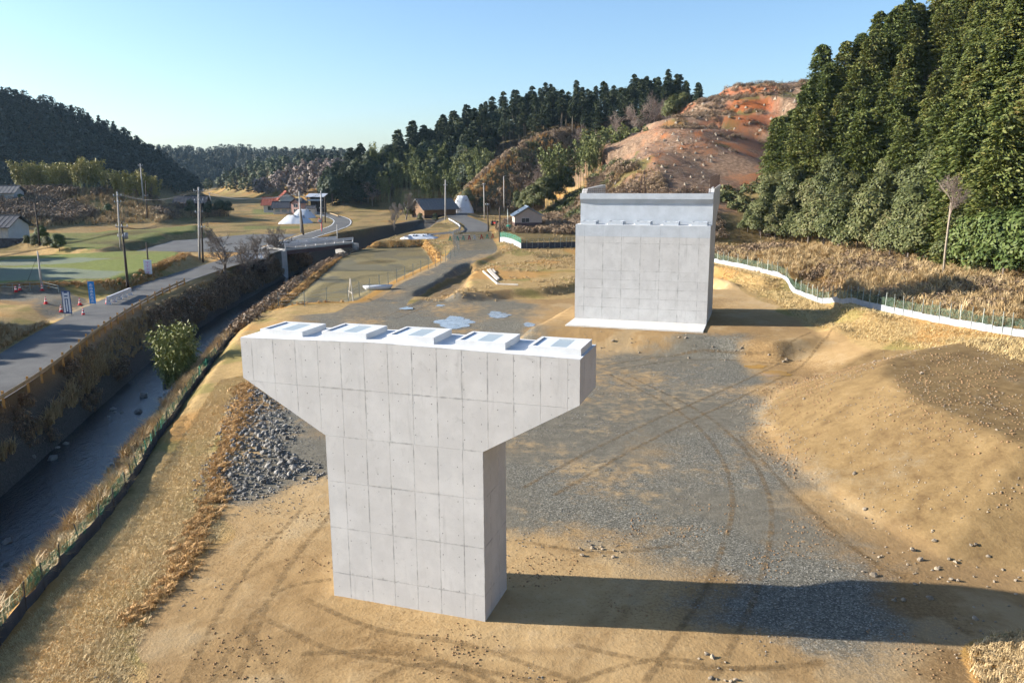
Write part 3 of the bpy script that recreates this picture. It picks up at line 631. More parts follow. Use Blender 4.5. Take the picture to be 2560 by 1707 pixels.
leafmat('lawn_grass', [(.05, (.32, .235, .10)), (.45, (.56, .41, .19)), (.75, (.70, .53, .27)), (.95, (.42, .40, .16))], .0, .6, .3)
leafmat('brown_brush', [(.05, (.085, .062, .040)), (.45, (.19, .135, .085)), (.75, (.30, .205, .12)), (.95, (.15, .14, .055))], .0, .5, .09)
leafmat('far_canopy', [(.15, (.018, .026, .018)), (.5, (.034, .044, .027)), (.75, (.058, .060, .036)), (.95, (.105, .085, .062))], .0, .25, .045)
leafmat('mixed_canopy', [(.2, (.028, .044, .018)), (.5, (.060, .080, .030)), (.72, (.10, .11, .042)), (.95, (.18, .14, .095))], .0, .25, .06)
simple('bark', (.11, .080, .058), .9, .35, 3, 0, .02); simple('bark_pale', (.30, .25, .19), .9, .3, 2, 0, .02); simple('bark_grey', (.17, .145, .125), .9, .35, 3, 0, .02)
simple('bamboo_culm', (.27, .28, .12), .5, .3, 2)
def cards(C, A, B, bend=0.):
    """quads centred on C with half axes A (long) and B (wide); the far end is narrowed"""
    V = np.stack([C-A-B*.55, C-A+B*.55, C+A*.1+B, C+A, C+A*.1-B], 1)
    n = len(C); b = np.arange(n)[:, None]*5
    F = np.concatenate([b+[0, 1, 2], b+[0, 2, 4], b+[4, 2, 3]], 1).reshape(-1, 3)
    return V.reshape(-1, 3), F
def unit(v): return v/(np.linalg.norm(v, axis=-1, keepdims=True)+1e-9)
def rnd_unit(r, n): return unit(r.normal(size=(n, 3)))
def join(parts):
    V = []; F = []; b = 0
    for v, f in parts: V.append(v); F.append(f+b); b += len(v)
    return np.concatenate(V), np.concatenate(F)
def conifer_crown(seed, h, R_, z0, nb=150, per=20, size=.42, power=.75, top=.02):
    r = np.random.default_rng(seed); C = []; A = []; B = []
    t = r.random(nb)**.85; z = z0+(h-z0)*t; az = r.random(nb)*6.283
    rad = R_*((1-t)**power+top)*(.72+.5*r.random(nb))*np.where(t < .12, .6+t*3, 1)
    lump = 1+.22*np.sin(az*3+seed)*np.cos(t*9+seed); rad = rad*lump
    for i in range(nb):
        n = max(5, int(per*(.45+rad[i]/R_))); s = r.random(n)**.6
        d = np.array([math.cos(az[i]), math.sin(az[i]), 0]); side = np.array([-d[1], d[0], 0])
        w_ = (r.random(n)-.5)*(.55*rad[i]+.3)*(.4+s)
        droop = -.38*rad[i]*s**2+.22*rad[i]*s
        c = d*(s*rad[i])[:, None]+side*w_[:, None]; c[:, 2] += z[i]+droop+(r.random(n)-.5)*.30
        a = unit(d*1.0+side*((r.random(n)-.5)*1.6)[:, None]+np.array([0, 0, 1])*(r.random(n)*.9-.75)[:, None])
        b = unit(np.cross(a, rnd_unit(r, n)+np.array([0, 0, .8])))
        sz = size*(.65+.7*r.random(n))[:, None]; C.append(c); A.append(a*sz); B.append(b*sz*.42)
    return cards(np.concatenate(C), np.concatenate(A), np.concatenate(B))
def blob_crown(seed, lobes, n, size, flat=.5):
    """lobes: list of (centre, radius xyz); leaves on and inside their surface"""
    r = np.random.default_rng(seed); C = []; A = []; B = []
    w_ = np.array([l[1][0]*l[1][2] for l in lobes]); w_ = w_/w_.sum()
    for (c, rr), q in zip(lobes, w_):
        k = max(8, int(n*q)); d = rnd_unit(r, k); d[:, 2] = np.where(d[:, 2] < -.5, -d[:, 2], d[:, 2]); s = .62+.42*r.random(k)**.5+.10*np.sin(d[:, 0]*7+seed)*np.cos(d[:, 2]*8+d[:, 1]*6)
        p = np.array(c)+d*np.array(rr)*s[:, None]; nrm = unit(d+rnd_unit(r, k)*flat+np.array([0, 0, .3]))
        a = unit(np.cross(nrm, rnd_unit(r, k))); b = np.cross(nrm, a); sz = size*(.6+.8*r.random(k))[:, None]
        C.append(p); A.append(a*sz); B.append(b*sz*.6)
    return cards(np.concatenate(C), np.concatenate(A), np.concatenate(B))
def lobes_for(seed, h, R_, z0, n):
    r = random.Random(seed); L = [((0, 0, z0+(h-z0)*.55), (R_*.62, R_*.62, (h-z0)*.48))]
    for k in range(n):
        a = 6.283*k/n*2.4+r.random(); t = r.random(); q = R_*(.72-.45*t); z = z0+(h-z0)*(.22+.62*t); s = R_*(.34+.2*r.random())
        L.append(((q*math.cos(a), q*math.sin(a), z), (s, s, s*.82)))
    return L
def branches(seed, h, spread=.6, depth=5, r0=.16, first=.3, nchild=3, curve=.25, twig=.012):
    r = random.Random(seed); mb = MB()
    def grow(p, d, L, rad, lev):
        n = 3 if lev < 2 else 2; pts = [p]; q = p; dd = d
        for i in range(n):
            dd = (dd+Vector((r.gauss(0, 1), r.gauss(0, 1), r.gauss(0, .6)+.15))*curve*.5).normalized(); q = q+dd*L/n; pts.append(q)
        mb.tube(pts, [rad*(1-.45*i/n) for i in range(n+1)], 5 if lev < 2 else 3, lev < 1)
        if lev >= depth: return
        k = nchild+(1 if r.random() < .45 else 0)+(1 if lev == depth-1 else 0)
        for i in range(k):
            t = first+(1-first)*(i+r.random()*.8)/k if lev == 0 else .25+.75*(i+r.random()*.7)/k
            j = min(n-1, int(t*n)); b = pts[j].lerp(pts[j+1], t*n-j); ax = Vector((r.gauss(0, 1), r.gauss(0, 1), r.gauss(0, .45))); ax = (ax-dd*ax.dot(dd)).normalized()
            nd = (dd*(1-spread*.5)+ax*spread*(.7+.5*r.random())+Vector((0, 0, .18))).normalized()
            grow(b, nd, L*(.50+.22*r.random()), max(twig, rad*.5), lev+1)
        grow(pts[-1], dd, L*.6, max(twig, rad*.5), lev+1)
    grow(Vector((0, 0, -.2)), Vector((0, 0, 1)), h*.42, r0, 0)
    return mb
def trunk_mesh(name, h, r0, m, lean=.0, r1=.04):
    return MB().tube([(0, 0, -.5), (lean*.3, 0, h*.35), (lean*.7, .05, h*.7), (lean, 0, h)], [r0*1.15, r0*.85, r0*.55, r1], 6).mesh(name, m, True)
def tri(name, vf, m): return npmesh(name, vf[0], vf[1], m)
# species: (trunk mesh, crown mesh) per variant
SP_ = {}
SP_['hinoki'] = [(trunk_mesh('trunk', 11.5, .17, 'bark'), tri('crown', conifer_crown(10+k, 11.6+k*.6, 2.35+.12*k, .3, 360, 33, .19, .40, .15), 'conifer_green')) for k in range(4)]
SP_['cedar'] = [(trunk_mesh('trunk', 18.5, .2, 'bark_pale'), tri('crown', conifer_crown(30+k, 19.5+k*.6, 2.7, 10.5-1.0*k, 150, 18, .38, .45, .12), 'conifer_dark')) for k in range(3)]
SP_['cedar_full'] = [(trunk_mesh('trunk', 15, .2, 'bark'), tri('crown', conifer_crown(40+k, 14+k, 3.2, 1.0, 230, 19, .42, .42, .12), 'conifer_dark')) for k in range(3)]
SP_['evergreen'] = [(trunk_mesh('trunk', 5, .17, 'bark_grey'), tri('crown', blob_crown(50+k, lobes_for(50+k, 7.5+k*.5, 3.4, .3, 14), 7500, .17), 'broadleaf_green')) for k in range(3)]
SP_['round_oak'] = [(trunk_mesh('trunk', 7, .22, 'bark_grey'), tri('crown', blob_crown(60+k, lobes_for(60+k, 11.5, 4.6, 2.2, 16), 5000, .30), 'conifer_dark')) for k in range(2)]
SP_['bright'] = [(trunk_mesh('trunk', 4, .13, 'bark_grey'), tri('crown', blob_crown(70+k, lobes_for(70+k, 6, 2.6, .4, 12), 4500, .15), 'bright_leaf')) for k in range(2)]
SP_['bare'] = [(branches(80+k, 9, .62, 5, .15, .3, 3).mesh('limbs', 'winter_twig'), None) for k in range(3)]
leafmat('bamboo_bright', [(.1, (.10, .125, .030)), (.5, (.20, .215, .060)), (.9, (.31, .30, .11))])
def bamboo_mesh(seed, n, h, spread, leafm, m=150, ls=.25, t0=.32, hv=.35):
    r = random.Random(seed); rr = np.random.default_rng(seed); mb = MB(); C = []; A = []; B = []
    for k in range(n):
        a = r.random()*6.283; q = spread*math.sqrt(r.random()); H = h*(1.1-hv+(hv if hv > .35 else .35)*r.random()); la = r.random()*6.283; ln = H*(.10+.16*r.random())
        pts = [(q*math.cos(a)+ln*math.cos(la)*t**2.4, q*math.sin(a)+ln*math.sin(la)*t**2.4, H*(t-.10*t**4)) for t in (0, .3, .55, .75, .9, 1.)]
        mb.tube(pts, [.045, .043, .038, .028, .016, .006], 4, False)
        t = t0+(1-t0)*rr.random(m)**.8; P_ = np.array(pts); tt = [0, .3, .55, .75, .9, 1.]
        c = np.stack([np.interp(t, tt, P_[:, i]) for i in range(3)], 1); off = rnd_unit(rr, m)*(.35+.75*np.sin(np.clip((t-.3)/.7, 0, 1)*2.6))[:, None]*rr.random((m, 1)); c = c+off
        d = unit(off+np.array([0, 0, -.55])+rnd_unit(rr, m)*.5); b = unit(np.cross(d, rnd_unit(rr, m))); sz = ls*(.6+.8*rr.random((m, 1))); C.append(c); A.append(d*sz); B.append(b*sz*.36)
    return mb.mesh('culms', 'bamboo_culm'), tri('foliage', cards(np.concatenate(C), np.concatenate(A), np.concatenate(B)), leafm)
SP_['bamboo'] = [bamboo_mesh(90+k, 11, 9.5, 1.7, 'bamboo_leaf') for k in range(3)]
SP_['bamboo_g'] = [bamboo_mesh(95+k, 11, 10.5, 1.8, 'bamboo_green') for k in range(3)]
NAMES = {'hinoki': ('cypress_tree', 'trunk', 'crown', 'tree'), 'cedar': ('cedar_tree', 'trunk', 'crown', 'tree'), 'cedar_full': ('cedar_tree', 'trunk', 'crown', 'tree'), 'evergreen': ('evergreen_tree', 'trunk', 'crown', 'tree'), 'round_oak': ('evergreen_oak', 'trunk', 'crown', 'tree'), 'bright': ('evergreen_tree', 'trunk', 'crown', 'tree'), 'bare': ('bare_tree', 'limbs', None, 'tree'), 'bamboo': ('bamboo_clump', 'culms', 'foliage', 'bamboo'), 'bamboo_g': ('bamboo_clump', 'culms', 'foliage', 'bamboo')}
def tree(kind, x, y, s=1., label='', group=None, z=None, sz=1., dz=0.):
    nm, a, b, cat = NAMES[kind]; v = random.randrange(len(SP_[kind])); t_, c_ = SP_[kind][v]
    z = hz(x, y) if z is None else z
    o = empty(nm, (x, y, z-.1+dz), random.random()*6.283); o.scale = (s, s, s*sz)
    if t_: link(a, t_, o)
    if c_: link(b, c_, o)
    return tag(o, label, cat, group)
def proj(x, y, z):
    """where a point shows, in the 2352 wide view, and its distance"""
    d_ = z-CAM_H; cp, sp = math.cos(PITCH), math.sin(PITCH); dep = y*cp-d_*sp; u = y*sp+d_*cp
    X_ = FPX*x/dep; Y_ = -FPX*u/dep; c, s = math.cos(ROLL), math.sin(ROLL)
    return (1280+X_*c-Y_*s)/KD, (853.5+X_*s+Y_*c)/KD, dep
def visible_spots(x0, x1, y0, y1, step, keep, th, jit=.38, seed=1, slack=25.):
    """jittered grid, near to far, dropping those wholly hidden behind nearer ones"""
    r = random.Random(seed); out = []
    pts = []
    xs = np.arange(x0, x1, step); ys = np.arange(y0, y1, step)
    for iy, yy in enumerate(ys):
        for xx in xs: pts.append((xx+(step*.5 if iy % 2 else 0)+r.uniform(-jit, jit)*step, yy+r.uniform(-jit, jit)*step))
    P_ = np.array(pts); Z = height(P_[:, 0], P_[:, 1], False); k = keep(P_[:, 0], P_[:, 1], Z); P_ = np.c_[P_, Z][k]
    P_ = P_[np.argsort(P_[:, 1])]; hor = np.full(400, 1e9)
    for x, y, z in P_:
        u, vt, d = proj(x, y, z+th); _, vb, _ = proj(x, y, z)
        if u < -120 or u > 2470 or vb < -60: continue
        i = int(np.clip((u+120)/6.5, 0, 399)); hw = max(1, int(1.2/d*1866/6.5)); sl_ = slice(max(0, i-hw), min(400, i+hw+1))
        if vt > np.max(hor[sl_])+slack: continue
        hor[sl_] = np.minimum(hor[sl_], np.minimum(vt+.3*(vb-vt), hor[sl_])); out.append((x, y, z, u, vt, vb))
    return out
def spread_tree(ob):
    """geometry nodes: one template on every point, turned and sized by the points' own attributes"""
    g = bpy.data.node_groups.new('spread', 'GeometryNodeTree'); g.interface.new_socket('Geometry', in_out='INPUT', socket_type='NodeSocketGeometry'); g.interface.new_socket('Geometry', in_out='OUTPUT', socket_type='NodeSocketGeometry')
    N = g.nodes.new; i = N('NodeGroupInput'); o = N('NodeGroupOutput'); p = N('GeometryNodeMeshToPoints'); q = N('GeometryNodeInstanceOnPoints'); oi = N('GeometryNodeObjectInfo'); oi.inputs['Object'].default_value = ob; oi.inputs['As Instance'].default_value = True
    L_ = g.links.new; L_(i.outputs[0], p.inputs['Mesh']); L_(p.outputs[0], q.inputs['Points']); L_(oi.outputs['Geometry'], q.inputs['Instance'])
    for nm, sock in (('rot', 'Rotation'), ('scl', 'Scale')):
        a = N('GeometryNodeInputNamedAttribute'); a.data_type = 'FLOAT_VECTOR'; a.inputs['Name'].default_value = nm; L_(a.outputs[0], q.inputs[sock])
    L_(q.outputs[0], o.inputs[0]); return g
TEMPL = {}
def scatter(name, vf, m, pts, smin, smax, label, cat=None, seed=5, zs=(1, 1), sink=.05, parent=None, tilt=.12):
    """many copies of a small template as one mass (grass, brush, canopy)"""
    V, F = vf; r = np.random.default_rng(seed); P_ = np.asarray(pts, float); n = len(P_)
    if P_.shape[1] == 2: P_ = np.c_[P_, height(P_[:, 0], P_[:, 1])]
    k = (id(V), m)
    if k not in TEMPL: t_ = bpy.data.objects.new(name+'_piece', npmesh(name+'_piece', V, F, m)); TEMPL[k] = (spread_tree(t_), V)
    s = smin+(smax-smin)*r.random(n); zz = s*(zs[0]+(zs[1]-zs[0])*r.random(n))
    me = bpy.data.meshes.new(name); me.vertices.add(n); P_ = P_-[0, 0, sink]; me.vertices.foreach_set('co', P_.astype(np.float32).ravel())
    for nm, arr in (('rot', np.stack([r.normal(0, tilt, n), r.normal(0, tilt, n), r.random(n)*6.283], 1)), ('scl', np.stack([s, s, zz], 1))):
        at = me.attributes.new(nm, 'FLOAT_VECTOR', 'POINT'); at.data.foreach_set('vector', arr.astype(np.float32).ravel())
    me.update(); me.materials.append(MATS[m]); o = link(name, me, parent); md = o.modifiers.new('spread', 'NODES'); md.node_group = TEMPL[k][0]
    return tag(o, label, cat, None, 'stuff')
def tuft(seed, n, h, w, lean=.5, spread=.12, seg=2):
    r = np.random.default_rng(seed); V = []; F = []
    for k in range(n):
        a = r.random()*6.283; b = r.random()*6.283; q = spread*r.random(); H = h*(.55+.6*r.random()); ln = H*lean*(.3+r.random()); d = np.array([math.cos(a), math.sin(a), 0]); s = np.array([-d[1], d[0], 0])*w*(.6+.8*r.random())
        p = np.array([q*math.cos(b), q*math.sin(b), 0]); m1 = p+d*ln*.30+np.array([0, 0, H*.62]); e = p+d*ln+np.array([0, 0, H*(.95-.25*lean)]); i = len(V)
        V += [p-s*.5, p+s*.5, m1-s*.5, m1+s*.5, e]; F += [(i, i+1, i+3), (i, i+3, i+2), (i+2, i+3, i+4)]
    return np.array(V), np.array(F)
def region_pts(n, box, keep, seed=1):
    r = np.random.default_rng(seed); x0, x1, y0, y1 = box; x = x0+(x1-x0)*r.random(n); y = y0+(y1-y0)*r.random(n); k = keep(x, y); x, y = x[k], y[k]
    return np.c_[x, y, height(x, y)]

# ------------------------------------------------------------------ steep wooded hillside on the right
def foot(x, y, z):
    d, sg, h, _ = pline(H_RIGHT, x, y); return (h-.84*d+.8 > 5.0-1.0) & (x > 38) & (z > 4.2)
spots = visible_spots(40, 116, 62, 182, 3.15, lambda x, y, z: foot(x, y, z), 11, seed=4, slack=12)
gR = 'trees covering the steep hillside on the right'; cnt = 0
for x, y, z, u, vt, vb in spots:
    if u < np.interp(vt, [0, 30, 70, 130, 180, 250, 300, 380, 520], [2060, 2000, 1950, 1900, 1850, 1790, 1750, 1712, 1705])+2.3/y*1866: continue
    n_ = float(fbm(np.array([x]), np.array([y]), 14, 2)[0]); low = 1740 < u < 2190 and vb > 430-(u-1800)*.32 and vb < 640
    gully = abs(vb-(330-(u-1950)*.30)) < 45 and u > 2040
    if u > 2230 and vb > 520 and random.random() < .6: tree('bright', x, y, random.uniform(1., 1.4), 'glossy bright green broadleaf tree at the right foot of the hillside', gR, z)
    elif low and vb > 455: tree('evergreen', x, y, random.uniform(.75, 1.15), 'rounded olive green broadleaf tree at the foot of the right hillside', gR, z)
    elif (low and random.random() < .45) or (gully and random.random() < .55):
        if random.random() < .6: tree('bare', x, y, random.uniform(.7, 1.0), 'leafless pinkish brown tree among the evergreens on the right hillside', gR, z)
        else: tree('bright', x, y, random.uniform(.9, 1.3), 'fresh green bushy tree in the gully of the right hillside', gR, z)
    else: tree('hinoki', x, y, random.uniform(.85, 1.2), 'dense green-brown conifer in the stand on the steep right hillside', gR, z, random.uniform(.9, 1.15))
    cnt += 1
for u, v, s_ in ((1722, 548, .7), (1750, 556, .8), (1785, 565, .85), (1825, 570, .95), (1862, 578, 1.), (1900, 583, .95), (1935, 588, 1.05), (1978, 592, 1.), (2015, 597, 1.05), (2055, 604, 1.), (2098, 612, 1.05), (2135, 620, .9), (2215, 628, .9)):
    q = onground(u, v-6); tree('evergreen', q[0], q[1]+1.5, s_*random.uniform(.75, 1.1), 'rounded olive green broadleaf tree at the foot of the right hillside', gR)
    if random.random() < .5: tree('bare', q[0]+2, q[1]-.5, s_*.55, 'leafless pinkish brown tree among the evergreens on the right hillside', gR)
for u, v in ((2255, 632), (2300, 636), (2345, 640)):
    q = onground(u, v-6); tree('bright', q[0], q[1]+1.5, 1.15, 'glossy bright green broadleaf tree at the right foot of the hillside', gR)
print('right hill trees', cnt)
p_ = onground(2166, 641); o = tree('bare', p_[0], p_[1], .62, 'slender pale-trunked tree with a bare crown before the dark right woods', None, dz=6.2)
link('pole_trunk', MB().tube([(0, 0, -10.5), (.1, .05, -5), (0, 0, 0), (.05, 0, 3)], [.22, .19, .17, .1], 7).mesh('pole_trunk', 'bark_pale', True), o)
# ------------------------------------------------------------------ hill in the middle: tall cedars on top, mixed woods on its left flank
def onhill(P_, sl):
    def f(x, y, z):
        d, _, h, _ = pline(P_, x, y); return (h-sl*d > .5) & (z > 1.9)
    return f
spots = visible_spots(-170, 112, 270, 388, 4.6, onhill(H_MID, .55), 12, seed=8, slack=8); cnt = 0
for x, y, z, u, vt, vb in spots:
    ds = float(pline(H_SPUR, np.array([x]), np.array([y]))[0][0]); crest = float((pline(H_MID, np.array([x]), np.array([y]))[0])[0])
    if u > 1100 and crest < 26 and u < 1610:
        if crest < 14 and random.random() < .25: tree('round_oak', x, y, random.uniform(.8, 1.), 'dark round-headed tree on the crest of the middle hill', 'trees on the crest of the middle hill', z)
        else: tree('cedar', x, y, random.uniform(.62, .8), 'tall cedar with bare pale trunk on the crest of the middle hill', 'trees on the crest of the middle hill', z)
    elif u < 1120 and ds > 10 and u > 740 and pline(FARR, np.array([x]), np.array([y]))[0][0] > 22:
        k = random.random(); low = vb > 400
        if low and u > 850 and k < .7: tree('bamboo_g', x, y, random.uniform(1., 1.3), 'arching green bamboo at the foot of the middle hill', 'bamboo at the foot of the middle hill', z)
        elif k < .42: tree('cedar_full', x, y, random.uniform(.8, 1.1), 'dark conifer in the woods on the left flank of the middle hill', 'trees on the left flank of the middle hill', z)
        elif k < .85: tree('round_oak', x, y, random.uniform(.8, 1.1), 'dark round-crowned tree in the woods on the left flank of the middle hill', 'trees on the left flank of the middle hill', z)
        else: tree('bare', x, y, random.uniform(1.0, 1.3), 'leafless grey-brown tree in the woods on the left flank of the middle hill', 'trees on the left flank of the middle hill', z)
    else: continue
    cnt += 1
print('mid hill trees', cnt)
for u, v, kind, s, lab in ((1245, 262, 'round_oak', .95, 'broad dark tree top breaking the skyline left of the middle crest'), (1360, 270, 'bare', 1.4, 'pale bare tree standing on the skyline of the middle hill'), (1440, 258, 'round_oak', 1.1, 'spreading dark tree on the skyline right of the pale bare tree'), (1490, 248, 'cedar_full', 1.05, 'tallest cedar on the skyline of the middle hill'), (1515, 250, 'cedar_full', 1.0, 'second tallest cedar beside the tallest on the middle skyline')):
    q = AT(u, v, 345); tree(kind, q[0], q[1], s, lab, None)
# gully between the hills: grey bare trees and tall bamboo
gB = 'bamboo beside the cleared red hillside'
for u, v, Y_ in ((1335, 372, 235), (1365, 366, 238), (1395, 360, 240), (1420, 356, 240), (1450, 352, 240), (1480, 345, 240), (1510, 338, 245), (1345, 385, 228), (1375, 380, 230), (1310, 395, 225), (1285, 408, 222), (1405, 372, 232), (1440, 365, 232), (1270, 420, 222)):
    q = AT(u+random.uniform(-6, 6), v+18, Y_+random.uniform(-4, 4)); tree('bamboo_g', q[0], q[1], random.uniform(1., 1.35), 'tall yellow-green bamboo behind the edge of the cleared red hillside', gB, q[2]-2)
gW = 'grey bare trees in the gully beside the red hillside'
for u, v, Y_, s in ((1235, 425, 250, 1.1), (1260, 430, 245, 1.25), (1215, 440, 255, .95), (1285, 400, 262, 1.2), (1310, 380, 265, 1.1), (1250, 395, 270, 1.0), (1340, 335, 275, 1.25), (1450, 300, 270, 1.5), (1480, 290, 270, 1.6), (1510, 285, 268, 1.6), (1535, 290, 262, 1.4), (1420, 310, 272, 1.3)):
    q = AT(u, v, Y_); tree('bare', q[0], q[1], s, 'leafless grey tree in the gully beside the cleared red hillside', gW, q[2]-3)
gE = 'evergreens in the gully beside the red hillside'
for u, v, Y_, s in ((1225, 465, 215, .8), (1250, 455, 215, .9), (1205, 470, 218, .7), (1270, 445, 218, .9), (1300, 430, 220, .9), (1545, 262, 250, 1.), (1568, 255, 250, .9)):
    q = AT(u, v, Y_); tree('evergreen', q[0], q[1], s, 'dark green bushy tree below the edge of the cleared red hillside', gE, q[2]-2)
# ------------------------------------------------------------------ far woods: one mass each
def hillpts(P_, sl, box, step, zmin, seed, extra=None):
    x0, x1, y0, y1 = box; r = np.random.default_rng(seed); xs, ys = np.meshgrid(np.arange(x0, x1, step), np.arange(y0, y1, step)); x = xs.ravel()+r.uniform(-.4, .4, xs.size)*step; y = ys.ravel()+r.uniform(-.4, .4, xs.size)*step
    z = height(x, y, False); d, _, h, _ = pline(P_, x, y); k = (h-sl*d > zmin) & (z > zmin)
    if extra: k &= extra(x, y, z)
    u = x/y; k &= (np.abs(u) < .78); return np.c_[x, y, z][k]
def canopy(seed, n, h, R_, size): return blob_crown(seed, [((0, 0, h*.55), (R_, R_, h*.5)), ((R_*.5, .2, h*.4), (R_*.6, R_*.6, h*.35)), ((-R_*.4, R_*.4, h*.35), (R_*.6, R_*.6, h*.35))], n, size, .6)
can = join([canopy(1, 170, 8, 2.9, .55)]); conc = conifer_crown(3, 11, 2.6, 1.0, 40, 5, 1.0, .65)
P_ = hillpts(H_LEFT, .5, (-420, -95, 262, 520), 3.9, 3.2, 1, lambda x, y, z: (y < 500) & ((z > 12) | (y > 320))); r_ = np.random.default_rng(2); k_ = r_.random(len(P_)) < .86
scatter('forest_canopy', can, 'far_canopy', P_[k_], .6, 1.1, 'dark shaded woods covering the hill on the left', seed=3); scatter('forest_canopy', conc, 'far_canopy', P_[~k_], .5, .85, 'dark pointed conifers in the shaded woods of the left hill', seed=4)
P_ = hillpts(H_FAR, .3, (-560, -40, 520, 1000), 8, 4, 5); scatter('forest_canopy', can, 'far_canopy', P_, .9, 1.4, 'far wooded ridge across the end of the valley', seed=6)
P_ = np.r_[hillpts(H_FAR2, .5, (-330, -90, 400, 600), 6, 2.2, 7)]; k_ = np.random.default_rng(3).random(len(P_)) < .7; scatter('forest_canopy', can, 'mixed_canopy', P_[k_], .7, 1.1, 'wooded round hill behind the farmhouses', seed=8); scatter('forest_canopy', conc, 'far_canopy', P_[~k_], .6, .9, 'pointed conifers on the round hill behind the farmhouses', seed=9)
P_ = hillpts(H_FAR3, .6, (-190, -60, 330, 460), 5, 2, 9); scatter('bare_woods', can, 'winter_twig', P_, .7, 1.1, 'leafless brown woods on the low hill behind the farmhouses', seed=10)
P_ = hillpts(H_MID, .55, (-160, 140, 290, 460), 6, 7, 11, lambda x, y, z: (y > 372) | (pline(H_SPUR, x, y)[0] > 14) & (x/y < -.03)); scatter('undergrowth', can, 'mixed_canopy', P_, .5, .8, 'dark undergrowth below the trees of the middle hill', seed=12)
# floor of the right hand wood
P_ = region_pts(2600, (40, 112, 60, 180), lambda x, y: foot(x, y, height(x, y, False)), 4); bush = blob_crown(4, [((0, 0, .6), (1.1, 1.1, .8))], 150, .16, .7)
scatter('undergrowth', bush, 'broadleaf_green', P_, .8, 1.5, 'low undergrowth below the trees of the right hillside', seed=13)
# ================================================================== grass, reeds and brush (masses)
def side_river(x, y): d, sg, _, _ = pline(RIVER, x, y); return d*sg       # + on the right bank
def tuft1(seed, n, h, w, lean, spread):
    r = np.random.default_rng(seed); a, b = r.random(n)*6.283, r.random(n)*6.283; q = spread*r.random(n)**.5; H = h*(.5+.7*r.random(n)); d = np.stack([np.cos(a), np.sin(a), 0*a], 1); s = np.stack([-d[:, 1], d[:, 0], 0*a], 1)*w
    p = np.stack([q*np.cos(b), q*np.sin(b), 0*a], 1); e = p+d*(H*lean)[:, None]; e[:, 2] += H
    return np.stack([p-s, p+s, e], 1).reshape(-1, 3), np.arange(3*n).reshape(-1, 3)
tall = tuft(1, 34, 1.35, .035, .55, .22); mid = tuft(2, 26, .8, .03, .7, .2); low_ = tuft1(3, 18, .13, .011, 1.1, .24); fringe = tuft(4, 20, .42, .022, .9, .2)
P_ = region_pts(60000, (-56, -28, 18, 150), lambda x, y: (lambda s, r: (s < -3.6+.0*x) & (s > -11) & (r > ROADW+.35) & (height(x, y) < .35) & (np.abs(s+5.0) < 2.2+.8*fbm(x, y, 6, 2)))(side_river(x, y), pline(ROADL, x, y)[0]), 1)
P_ = P_[:6500]; far_ = P_[:, 1] > 72
scatter('reed_grass', mid, 'dry_grass', P_[far_], .5, .95, 'dry grass on the far bank between the road and the river', seed=61)
scatter('reed_grass', tall, 'dry_grass', P_[~far_], .7, 1.35, 'tall dry reeds on the bank between the road and the river', seed=1, zs=(.7, 1.1))
P_ = region_pts(40000, (-42, -17, 18, 150), lambda x, y: (lambda s: (s > 3.4) & (fbm(x, y, 3, 2) > -.3))(side_river(x, y)) & ((lambda d, sg: (sg < 0) & (d > .35) & (d < 4.6))(*pline(FENCEL, x, y)[:2])), 2)
scatter('reed_grass', mid, 'dry_grass', P_[:7500], .6, 1.3, 'pale dry grass and plumes between the river and the black sheet fence', seed=2, zs=(.9, 1.4)); fd = pline(FENCEL, P_[:, 0], P_[:, 1])[0]; scatter('reed_grass', tall, 'dry_grass', P_[(fd < 2.4) & (fbm(P_[:, 0], P_[:, 1], 5, 2) > -.15)][:1500], .7, 1.2, 'tall pale plumes rising behind the black sheet fence', seed=62)
P_ = region_pts(6000, (-56, -41, 54, 84), lambda x, y: (np.hypot((x+46.5)/5.5, (y-68)/11) < 1.05) & (pline(ROADL, x, y)[0] > ROADW+.4), 3)
scatter('reed_grass', mid, 'dry_grass', P_[:1500], .7, 1.2, 'bleached grass covering the knoll at the left edge', seed=3)
P_ = region_pts(26000, (26, 64, 40, 158), lambda x, y: (lambda d, sg: (sg < 0) & (d > .8) & (height(x, y, False) < 9) & (fbm(x, y, 6, 3) > -.3))(*pline(FENCER, x, y)[:2]), 4)
scatter('reed_grass', tall, 'dry_grass', P_[:6500], .6, 1.25, 'tall tawny grass between the white sheet fence and the right woods', seed=4, zs=(.7, 1.1))
P_ = region_pts(7000, (30, 62, 40, 140), lambda x, y: (lambda d, sg: (sg < 0) & (d > 1.5) & (height(x, y, False) < 8) & (fbm(x+50, y, 7, 3) > .05))(*pline(FENCER, x, y)[:2]), 5)
bushy = join([tuft(61, 46, .75, .035, .8, .7), blob_crown(6, [((0, 0, .4), (.7, .7, .5))], 40, .09, .9)])
scatter('bracken', bushy, 'brown_brush', P_[:1500], .6, 1.3, 'rusty brown bracken among the tall grass below the right woods', seed=5)
